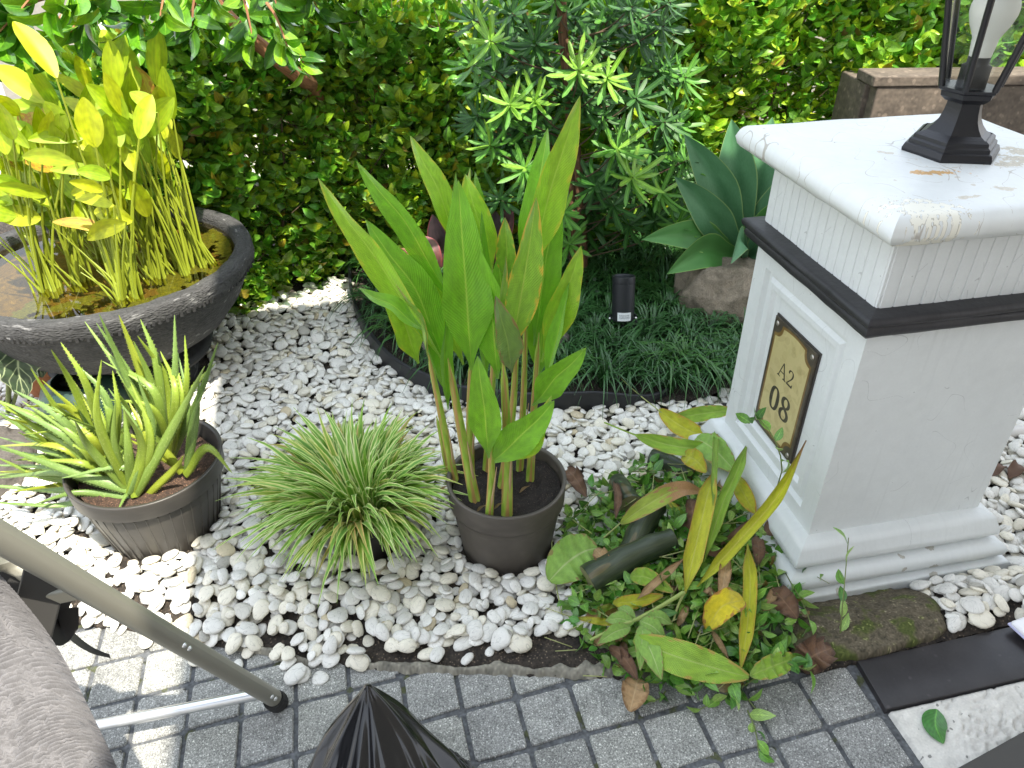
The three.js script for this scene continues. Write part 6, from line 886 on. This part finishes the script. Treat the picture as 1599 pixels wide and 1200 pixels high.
  // fresh sprig of larger leaves
  {
    const P = [[1068, 926, 0.05], [1010, 960, 0.05], [960, 982, 0.05], [922, 1000, 0.04]].map(([x, y, h]) => onHeap(x, y, h)), c = P[0].clone(), T = thing('cut_sprig', 'fresh green sprig with broad leaves at the front of the heap', 'sprig', c); mesh('stem', limb(P.map((p) => p.clone().sub(c)), [0.0045, 0.003], 6, 12), leafMat({ color: lin(0.3, 0.38, 0.1), transmission: 0.1 }), T);
    [[[990, 974], [946, 970], 24], [[985, 980], [934, 1006], 24], [[998, 982], [1034, 1062], 34], [[1004, 975], [1000, 1048], 22], [[1000, 970], [1040, 1000], 26], [[992, 972], [965, 950], 20], [[1010, 965], [1050, 975], 22]].forEach(([a, b, w]) => { const A = onHeap(a[0], a[1], 0.05), B = onHeap(b[0], b[1], 0.04), dir = B.clone().sub(A).normalize(); mesh('leaf', blade([A, A.clone().lerp(B, 0.5).add(V(0, 0.01, 0)), B].map((v) => v.clone().sub(c)), { w: w * pxm(A) * 0.5, side: V().crossVectors(A.clone().sub(EYE).normalize(), dir).normalize(), fold: 0.25, n: 12, m: 6, prof: (t) => Math.pow(Math.sin(Math.PI * clamp(Math.pow(t, 0.8) * 0.97 + 0.02)), 0.8) }), L.LG, T); });
  }
  // twigs with small leaves
  const sl = [smallLeaf(0.036, 0.021, 0.25), smallLeaf(0.03, 0.02, 0.4), smallLeaf(0.046, 0.02, 0.2)], hm = [[98, 146, 58], [124, 170, 70], [78, 126, 54], [150, 182, 94]].map((b, i) => leafMat({ map: tHedge(b, i + 11), roughness: 0.45, transmission: 0.25 })), stm = leafMat({ color: lin(0.16, 0.2, 0.06), transmission: 0.05 });
  const sprig = (P, n, label, group, R, sc = 1) => { const c = P[0].clone(), T = thing('clipped_twig', label, 'twig', c, group); const cv = new THREE.CatmullRomCurve3(P.map((p) => p.clone().sub(c))); mesh('stem', limb(P.map((p) => p.clone().sub(c)), [0.0016, 0.0009], 4, 8), stm, T); for (let k = 0; k < n; k++) { const t = (k + 0.6) / n, m = mesh('leaf', sl[Math.floor(R() * 3)], hm[Math.floor(R() * 4)], T); m.position.copy(cv.getPoint(t)); const tan = cv.getTangent(t), d = tan.multiplyScalar(0.6).add(V(rr(R, -1, 1), rr(R, -0.2, 0.7), rr(R, -1, 1))).normalize(); m.quaternion.copy(qDir(d)).multiply(new THREE.Quaternion().setFromAxisAngle(V(0, 1, 0), R() * TAU)); m.scale.setScalar(rr(R, 0.7, 1.1) * sc); } };
  const named = [[[[1200, 790, 0.12], [1222, 735, 0.28], [1212, 690, 0.34], [1186, 655, 0.36], [1170, 662, 0.36]], 11, 'thin vine shoot climbing the panel beside the number plate'], [[[1312, 1000, 0.0], [1318, 930, 0.1], [1326, 840, 0.2]], 6, 'upright seedling twig in front of the plinth'], [[[1196, 838, 0.04], [1230, 900, 0.05], [1262, 960, 0.04], [1274, 1006, 0.02]], 9, 'long green shoot trailing down past the plinth corner'], [[[1228, 874, 0.05], [1260, 892, 0.06], [1296, 912, 0.06]], 2, 'straight pale shoot crossing the chipped plinth'], [[[1180, 1060, 0.01], [1130, 1090, 0.006], [1090, 1110, 0.006]], 8, 'leafy twig dropped on the paving below the heap'], [[[1040, 1080, 0.004], [1030, 1092, 0.008], [1010, 1098, 0.006]], 4, 'small leaf cluster on the tiles by the tan leaf'], [[[1168, 1110, 0.004], [1180, 1140, 0.008], [1186, 1180, 0.006]], 5, 'little twig lying alone on the tiles near the frame edge'], [[[868, 830, 0.02], [900, 805, 0.05], [940, 790, 0.04]], 8, 'leafy twig between the grey pot and the heap'], [[[1150, 1070, 0.01], [1168, 1092, 0.01], [1190, 1118, 0.006]], 3, 'brown broken stalk on the tiles under the heap']];
  for (const [p, n, l] of named) sprig(p.map(([x, y, h]) => { if (y > 1060) return onSurf(x, y, paveY, h); return onHeap(x, y, h - 0.03); }), n, l, null, R);
  for (let k = 0; k < 44; k++) { const px = rr(R, 905, 1235), py = rr(R, 735, 1062); const a = R() * TAU, L2 = rr(R, 30, 60); sprig([[0, 0.0], [0.5, 0.02], [1, 0.012]].map(([t, h]) => onHeap(px + Math.cos(a) * L2 * t, py + Math.sin(a) * L2 * t * 0.8, h + 0.012)), 7, 'small leafy hedge clipping tangled in the green heap', 'hedge clippings in the heap', R); }
  for (let k = 0; k < 30; k++) { const px = rr(R, 930, 1215), py = rr(R, 725, 1035), a = R() * TAU, q = rr(R, 40, 85), mt = ['GG', 'YG', 'BR', 'GB', 'LG', 'DB', 'BR'][Math.floor(R() * 7)], d = (t, h) => [px + Math.cos(a) * q * (t - 0.5), py + Math.sin(a) * q * (t - 0.5) * 0.75, h]; const m = loose('withered_leaf', 'withered narrow leaf tangled among the clippings', [d(0, 0.008), d(0.5, rr(R, 0.012, 0.035)), d(1, 0.008)], rr(R, 9, 22), mt, { curl: rr(R, 0.5, 1.6), wave: rr(R, 0.2, 0.7) }); m.userData.category = 'withered leaf'; m.userData.group = 'withered leaves in the heap'; }
  // loose clippings too many to count
  const ms = [], cs = []; for (let k = 0; k < 3400; k++) { const px = rr(R, 880, 1250), py = rr(R, 715, 1075), e = Math.hypot((px - 1075) / 190, (py - 890) / 185); if (e > 1 + 0.1 * rr(R, -1, 1)) continue; const p = onHeap(px, py, rr(R, -0.03, 0.016)); ms.push(M4(p, qDir(V(rr(R, -1, 1), rr(R, -0.3, 0.55), rr(R, -1, 1)).normalize()).multiply(new THREE.Quaternion().setFromAxisAngle(V(0, 1, 0), R() * TAU)), rr(R, 0.6, 1.1))); const t = R(); cs.push(t < 0.06 ? lin(0.3, 0.18, 0.09) : t < 0.36 ? lin(0.34, 0.54, 0.14) : lin(rr(R, 0.13, 0.22), rr(R, 0.32, 0.46), 0.09)); }
  tag(inst('leaf_clippings', sl[0], mHedgeAny, ms, cs), 'mass of small green hedge clippings forming the heap', 'clippings');
  // fine stalks
  const gs = []; for (let k = 0; k < 70; k++) { const px = rr(R, 880, 1230), py = rr(R, 720, 1060), a = R() * TAU, q = rr(R, 30, 80); gs.push(limb([0, 0.5, 1].map((t) => onHeap(px + Math.cos(a) * q * t, py + Math.sin(a) * q * t * 0.7, 0.012 + 0.02 * Math.sin(t * 3))), [0.0013, 0.0009], 4, 4, false)); }
  const st = mesh('loose_stalks', mergeGeometries(gs), leafMat({ color: lin(0.34, 0.36, 0.14), transmission: 0.1 })); tag(st, 'thin loose stalks mixed into the heap', 'stalks', null, 'stuff');
  const longS = (label, pts, r) => tag(mesh('loose_stalk', limb(pts.map(([x, y, h]) => onHeap(x, y, h - 0.02)), [r, r * 0.7], 5, 12), leafMat({ color: lin(0.36, 0.4, 0.13), transmission: 0.1 })), label, 'stalk');
  longS('thin green stalk running down the pebbles beside the grey pot', [[862, 770, 0.01], [862, 850, 0.015], [868, 910, 0.02], [882, 975, 0.015]], 0.0018); longS('pale stalk rising from the half withered leaf', [[932, 850, 0.03], [955, 830, 0.045], [980, 808, 0.06]], 0.0022); longS('long pale stalk crossing from the grass to the heap', [[940, 560, 0.06], [985, 605, 0.06], [1034, 645, 0.05]], 0.0022); longS('yellow stalk slanting above the dark stem', [[880, 800, 0.03], [905, 820, 0.04], [925, 834, 0.04]], 0.002); longS('short green stalk pointing down at the heap front', [[1070, 925, 0.05], [1060, 945, 0.05], [1052, 970, 0.04]], 0.003);
}
// pebbles also carry a pale shell and a brown husk on the far side of the pillar
// ---------- roof over the forecourt, out of view, whose shade covers the garden ----------
{
  const H = 3.1, k = H / SUN.y, sh = V(SUN.x * k, 0, SUN.z * k), e = at(296, 965, 0).setY(0).add(sh), u = V(PC, 0, -PS), w = V(PS, 0, PC);
  // corner: the shadow's left edge runs along the tile rows through e; its far edge crosses behind the pillar
  const far = V(-0.75, 0, -2.45).add(sh), t = far.clone().sub(e), corner = e.clone().addScaledVector(w, t.dot(w));
  const c = corner.clone().addScaledVector(u, 3).addScaledVector(w, 3);
  const R = thing('carport_roof', 'flat carport roof shading the garden', 'roof', V(c.x, H, c.z)); R.rotation.y = PV.yaw;
  mesh('roof_slab', new THREE.BoxGeometry(6, 0.1, 6), std({ color: lin(0.7, 0.7, 0.68), roughness: 0.9 }), R);
}
{
  // house front at the back of the carport, behind the photographer
  const W = mesh('house_wall', new THREE.BoxGeometry(7, 3.05, 0.2), std({ color: lin(0.5, 0.48, 0.44), roughness: 0.9 })); W.position.set(1.6, 1.4, 2.3); W.rotation.y = PV.yaw; tag(W, 'plastered house wall under the carport roof', 'wall');
}
// ---------- folding chair with grey cloth ----------
{
  const foot = onSurf(434, 1094, paveY, 0.012), top = atd(-30, 822, 0.82), ax = top.clone().sub(foot).normalize(), F = foot.clone(); const T = thing('folding_chair', 'olive grey tubular metal folding chair draped with cloth', 'chair', F), loc = (v) => v.clone().sub(F);
  const met = std({ color: lin(0.27, 0.26, 0.215), roughness: 0.4, metalness: 0.25 }), alu = std({ color: lin(0.72, 0.73, 0.74), roughness: 0.28, metalness: 0.9 }), rub = std({ color: lin(0.03, 0.03, 0.03), roughness: 0.8, map: tPeb });
  mesh('leg', limb([foot, foot.clone().lerp(top, 0.5), top, top.clone().addScaledVector(ax, 0.25)].map(loc), [0.0165, 0.0165], 20, 6), met, T);
  const cap = limb([V(0, -0.002, 0), V(0, 0.006, 0), V(0, 0.03, 0)], (t) => 0.0195 + 0.0015 * Math.sin(t * 3), 18, 4); const cm = mesh('foot_cap', cap, rub, T); cm.quaternion.copy(qDir(ax)); cm.position.set(0, -0.008, 0);
  const riv = new THREE.SphereGeometry(0.0045, 12, 8); const toEye = EYE.clone().sub(foot).normalize();
  for (const t of [0.055, 0.075, 0.47, 0.49]) { const p = foot.clone().lerp(top, t), n = EYE.clone().sub(p).normalize(); n.addScaledVector(ax, -n.dot(ax)).normalize(); mesh('rivet', riv, alu, T).position.copy(loc(p.addScaledVector(n, 0.0155))); }
  const j = foot.clone().lerp(top, 0.075), e = onSurf(60, 1152, paveY, 0.07); mesh('crossbar', limb([j, j.clone().lerp(e, 0.5), e, e.clone().lerp(j, -0.5)].map(loc), [0.0108, 0.0108], 16, 4), alu, T);
  // second leg, hidden under the cloth but casting its shade
  const f2 = onSurf(-60, 1180, paveY, 0.02), t2 = top.clone().add(f2.clone().sub(foot)); mesh('leg', limb([f2, f2.clone().lerp(t2, 0.5), t2].map(loc), [0.0165, 0.0165], 14, 4), met, T);
  // bracket and hinge plate
  const bp = atd(60, 940, 0.98), br = mesh('hinge_bracket', new RoundedBoxGeometry(0.05, 0.1, 0.012, 2, 0.003), std({ color: lin(0.06, 0.058, 0.055), roughness: 0.45, metalness: 0.4 }), T); br.position.copy(loc(bp)); br.rotation.set(-0.3, 0.5, -0.35);
  const b2 = mesh('hinge_tab', new RoundedBoxGeometry(0.06, 0.022, 0.018, 2, 0.004), met, T); b2.position.copy(loc(atd(92, 928, 0.99))); b2.rotation.set(0, 0.2, 0.1);
  const seat = mesh('seat_frame', limb([atd(-80, 915, 0.9), atd(10, 880, 1.0), atd(80, 925, 1.0)].map(loc), [0.011, 0.011], 10, 6), met, T);
  { const q = [atd(-60, 862, 1.0), atd(118, 922, 1.02), atd(108, 950, 1.03), atd(60, 968, 1.03), atd(-60, 920, 1.0)].map(loc), g = new THREE.BufferGeometry(); g.setAttribute('position', new THREE.Float32BufferAttribute(q.flatMap((p) => p.toArray()), 3)); g.setIndex([0, 1, 2, 0, 2, 3, 0, 3, 4]); g.computeVertexNormals(); mesh('seat_panel', g, rub, T); }
  // woven seat mesh: separate straps
  for (let k = 0; k < 9; k++) { const a = atd(-40 + k * 9, 905 + k * 4, 0.95), b = a.clone().add(V(0.004, -0.03, 0.05)); mesh('seat_cord', limb([a, a.clone().lerp(b, 0.5), b].map(loc), [0.0022, 0.0022], 5, 3), rub, T); }
  // strap hanging below
  const S = thing('black_strap', 'loose black strap hanging below the chair', 'strap', atd(90, 955, 1.06)), so = S.position.clone(), pts = [[82, 950, 1.04], [92, 975, 1.1], [118, 1000, 1.2], [145, 1017, 1.26], [172, 1026, 1.3]].map(([x, y, d]) => atd(x, y, d).sub(so));
  mesh('webbing', blade(pts, { w: 0.016, side: V(0.6, 0.2, 0.7), fold: 0.1, n: 20, m: 3, prof: (t) => 1 - 0.72 * sstep(0.3, 1, t) }), std({ color: lin(0.025, 0.023, 0.022), roughness: 0.75 }), S); mesh('webbing_loop', blade([[70, 940, 1.02], [80, 985, 1.04], [98, 985, 1.07], [100, 950, 1.06]].map(([x, y, d]) => atd(x, y, d).sub(so)), { w: 0.018, side: V(0.3, 0.2, 0.9), fold: 0.05, n: 14, m: 2, prof: () => 1 }), std({ color: lin(0.025, 0.023, 0.022), roughness: 0.75 }), S);
  // cloth: ribbed knit, lumpy, falling from the seat edge
  const nx = 900, ny = 56, pos = [], uv = [], idx = [], A = atd(-60, 812, 0.86), B = atd(60, 960, 0.93), C = atd(140, 1110, 0.84), D = atd(205, 1260, 0.74), edge = new THREE.CatmullRomCurve3([A, B, C, D]), inward = V(-0.5, 0.02, 0.32).normalize(), co = B.clone();
  for (let i = 0; i <= nx; i++) for (let k = 0; k <= ny; k++) {
    const t = i / nx, s = k / ny, p = edge.getPoint(t); const len = 0.42;
    p.addScaledVector(inward, s * len); p.y += -0.05 * Math.exp(-s * 26) + 0.012 * Math.sin(s * 9 + t * 3) + 0.006 * N3(t * 4, s * 4, 1);
    p.y += 0.006 * Math.sin((t * 84 + 1.8 * N3(t * 5, s * 6, 4) + 0.25 * N3(t * 30, s * 50, 2)) * TAU) + 0.0008 * N3(t * 160, s * 60, 5);
    pos.push(p.x - co.x, p.y - co.y, p.z - co.z); uv.push(t * 6, s * 5);
  }
  for (let i = 0; i < nx; i++) for (let k = 0; k < ny; k++) { const a = i * (ny + 1) + k, b = a + ny + 1; idx.push(a, a + 1, b, a + 1, b + 1, b); }
  const g = new THREE.BufferGeometry(); g.setAttribute('position', new THREE.Float32BufferAttribute(pos, 3)); g.setAttribute('uv', new THREE.Float32BufferAttribute(uv, 2)); g.setIndex(idx); g.computeVertexNormals();
  const tc = tex(512, 512, (u, v) => { const r = 0.5 + 0.5 * Math.sin((u * 10.33 * 1 + 0.5 * tn(u, v, 8, 2)) * TAU), n = tn(u, v, 90, 4), c = tn(u, v, 5, 6); const k = 110 + 12 * n + 8 * c; return [k, k * 0.985, k * 1.0]; });
  const cl = mesh('grey_cloth', g, std({ map: tc, roughness: 0.95 })); cl.position.copy(co); tag(cl, 'ribbed grey knitted cloth draped over the folding chair', 'cloth');
}
// ---------- black rubbish bag ----------
{
  const CR = [[0.5, 0.5, 0.16], [1.35, 0.16, 0.12], [1.75, 0.3, 0.2], [2.6, 0.5, 0.14], [3.6, 0.35, 0.2], [4.6, 0.6, 0.12], [5.5, 0.4, 0.18]]; const peak = at(574, 1071, 0.34), base = V(peak.x + 0.03, paveY(peak.x, peak.z + 0.2), peak.z + 0.15), pos = [], uv = [], idx = [], n = 200, m = 90, h = peak.y - base.y;
  for (let k = 0; k <= m; k++) for (let i = 0; i <= n; i++) {
    const t = k / m, a = i / n * TAU, prof = 0.004 + 0.193 * Math.pow(sstep(0, 0.9, t), 0.62) * (t > 0.86 ? 1 - 0.5 * Math.pow((t - 0.86) / 0.14, 2) : 1);
    const y = base.y + h * (1 - t), ca = Math.cos(a), sa = Math.sin(a), fold = Math.pow(1 - t, 0.7);
    // a few broad creases run down from the knot
    let cr = 0; for (const [c, wd, am] of CR) { let dd = Math.abs(((a - c - 0.35 * t * Math.sin(c * 5) + 9.42) % TAU) - Math.PI); cr += am * Math.max(0, 1 - dd / wd); }
    let r = (k === 0 ? 0.0005 : prof) * (1 + cr * (1 - 0.45 * t) * sstep(0.02, 0.2, t) + 0.13 * N3(ca * 1.2, sa * 1.2, t * 2.2) + 0.09 * (1 - 2 * Math.abs(N3(ca * 1.9 + t, sa * 1.9, t * 3.2))) * sstep(0.1, 0.4, t));
    const cx = lerp(peak.x, base.x, sstep(0, 0.6, t)), cz = lerp(peak.z, base.z, sstep(0, 0.6, t)); pos.push(cx + ca * r, y, cz + sa * r); uv.push(i / n, t);
  }
  for (let k = 0; k < m; k++) for (let i = 0; i < n; i++) { const a = k * (n + 1) + i, b = a + n + 1; idx.push(a, a + 1, b, a + 1, b + 1, b); }
  const g0 = new THREE.BufferGeometry(); g0.setAttribute('position', new THREE.Float32BufferAttribute(pos, 3)); g0.setAttribute('uv', new THREE.Float32BufferAttribute(uv, 2)); g0.setIndex(idx); g0.computeVertexNormals();
  const T = thing('rubbish_bag', 'glossy black plastic rubbish bag gathered to a point on the tiles', 'rubbish bag', base.clone()); g0.translate(-base.x, -base.y, -base.z);
  const bm = std({ color: lin(0.008, 0.008, 0.009), roughness: 0.16 });
  mesh('bag', g0, bm, T);
  const pl = (dx, w, l) => { const q = [V(dx * 0.5, -0.012, 0.004), V(dx * 1.4 + 0.002, -0.05, 0.03), V(dx * 2 + 0.006, -0.13, 0.1), V(dx * 2.5 + 0.02, -0.22, 0.17)].map((v) => v.add(peak).sub(base)); return blade(q, { w, side: V(1, 0, 0), fold: 1.15, n: 24, m: 4, prof: (t) => 0.5 + 0.6 * t }); };
  mesh('pleat', pl(-0.002, 0.009), bm, T);
}
// ---------- odds and ends at the frame edge ----------
{
  const p = onSurf(1610, 985, paveY, 0.03), T = thing('white_lid', 'rounded corner of a white plastic lid over the black strip', 'lid', p); const m = std({ color: lin(0.8, 0.8, 0.82), roughness: 0.35 });
  const g = new RoundedBoxGeometry(0.16, 0.012, 0.12, 4, 0.006); const q = mesh('panel', g, m, T); q.position.set(0.066, 0, 0.01); q.rotation.y = 0.35; const rimM = std({ color: lin(0.5, 0.5, 0.7), roughness: 0.4 }); const e = mesh('edge_band', new RoundedBoxGeometry(0.164, 0.005, 0.124, 3, 0.002), rimM, T); e.position.set(0.066, -0.005, 0.01); e.rotation.y = 0.35;
  const d = [[1380, 1267], [1535, 1178], [1600, 1140], [1760, 1048], [2000, 1330], [1500, 1500]].map(([x, y]) => onSurf(x, y, paveY, 0.05)), c = d[0].clone(), sh = new THREE.Shape(d.map((v) => new THREE.Vector2(v.x - c.x, -(v.z - c.z)))), mg = new THREE.ExtrudeGeometry(sh, { depth: 0.01, bevelEnabled: true, bevelSize: 0.003, bevelThickness: 0.003, bevelSegments: 3 }); mg.rotateX(-Math.PI / 2); mg.rotateZ(0.02);
  const mm = mesh('rubber_mat', mg, std({ color: lin(0.05, 0.047, 0.042), roughness: 0.7, bumpMap: bSpeck, bumpScale: 0.001 })); mm.position.copy(c); mm.position.y -= 0.012; tag(mm, 'corner of a dark grey mat beside the white concrete', 'mat');
  const s = on(1582, 688), sh2 = mesh('pale_shell', limb([V(-0.05, 0.02, 0.01), V(0, 0.03, 0), V(0.05, 0.022, 0.0), V(0.07, 0.02, 0)], (t) => 0.006 + 0.013 * Math.sin(Math.PI * Math.min(1, t * 1.2)), 14, 14), std({ color: lin(0.66, 0.63, 0.6), roughness: 0.55 })); sh2.position.copy(s); tag(sh2, 'pale elongated shell lying on the pebbles behind the pillar', 'shell');
  const L = std({ color: lin(0.13, 0.075, 0.05), roughness: 0.8 }); [[1556, 738, 'dark brown husk on the pebbles behind the pillar', 40], [1588, 740, 'reddish dead leaf next to the husk behind the pillar', 34]].forEach(([x, y, l, w], i) => { const p = on(x, y, 0.03), q = mesh('dead_leaf', blade([V(-0.03, 0, 0.02), V(0, 0.02, 0), V(0.03, 0.004, -0.02)], { w: 0.022, side: V(0.4, 0, 0.8), curl: 0.9, n: 12, m: 6, wave: 0.3 }), L); q.position.copy(p); tag(q, l, 'dead leaf'); });
}
scene.traverse((o) => { if (o.isMesh) o.castShadow = o.receiveShadow = true; });
renderer.render(scene, camera);
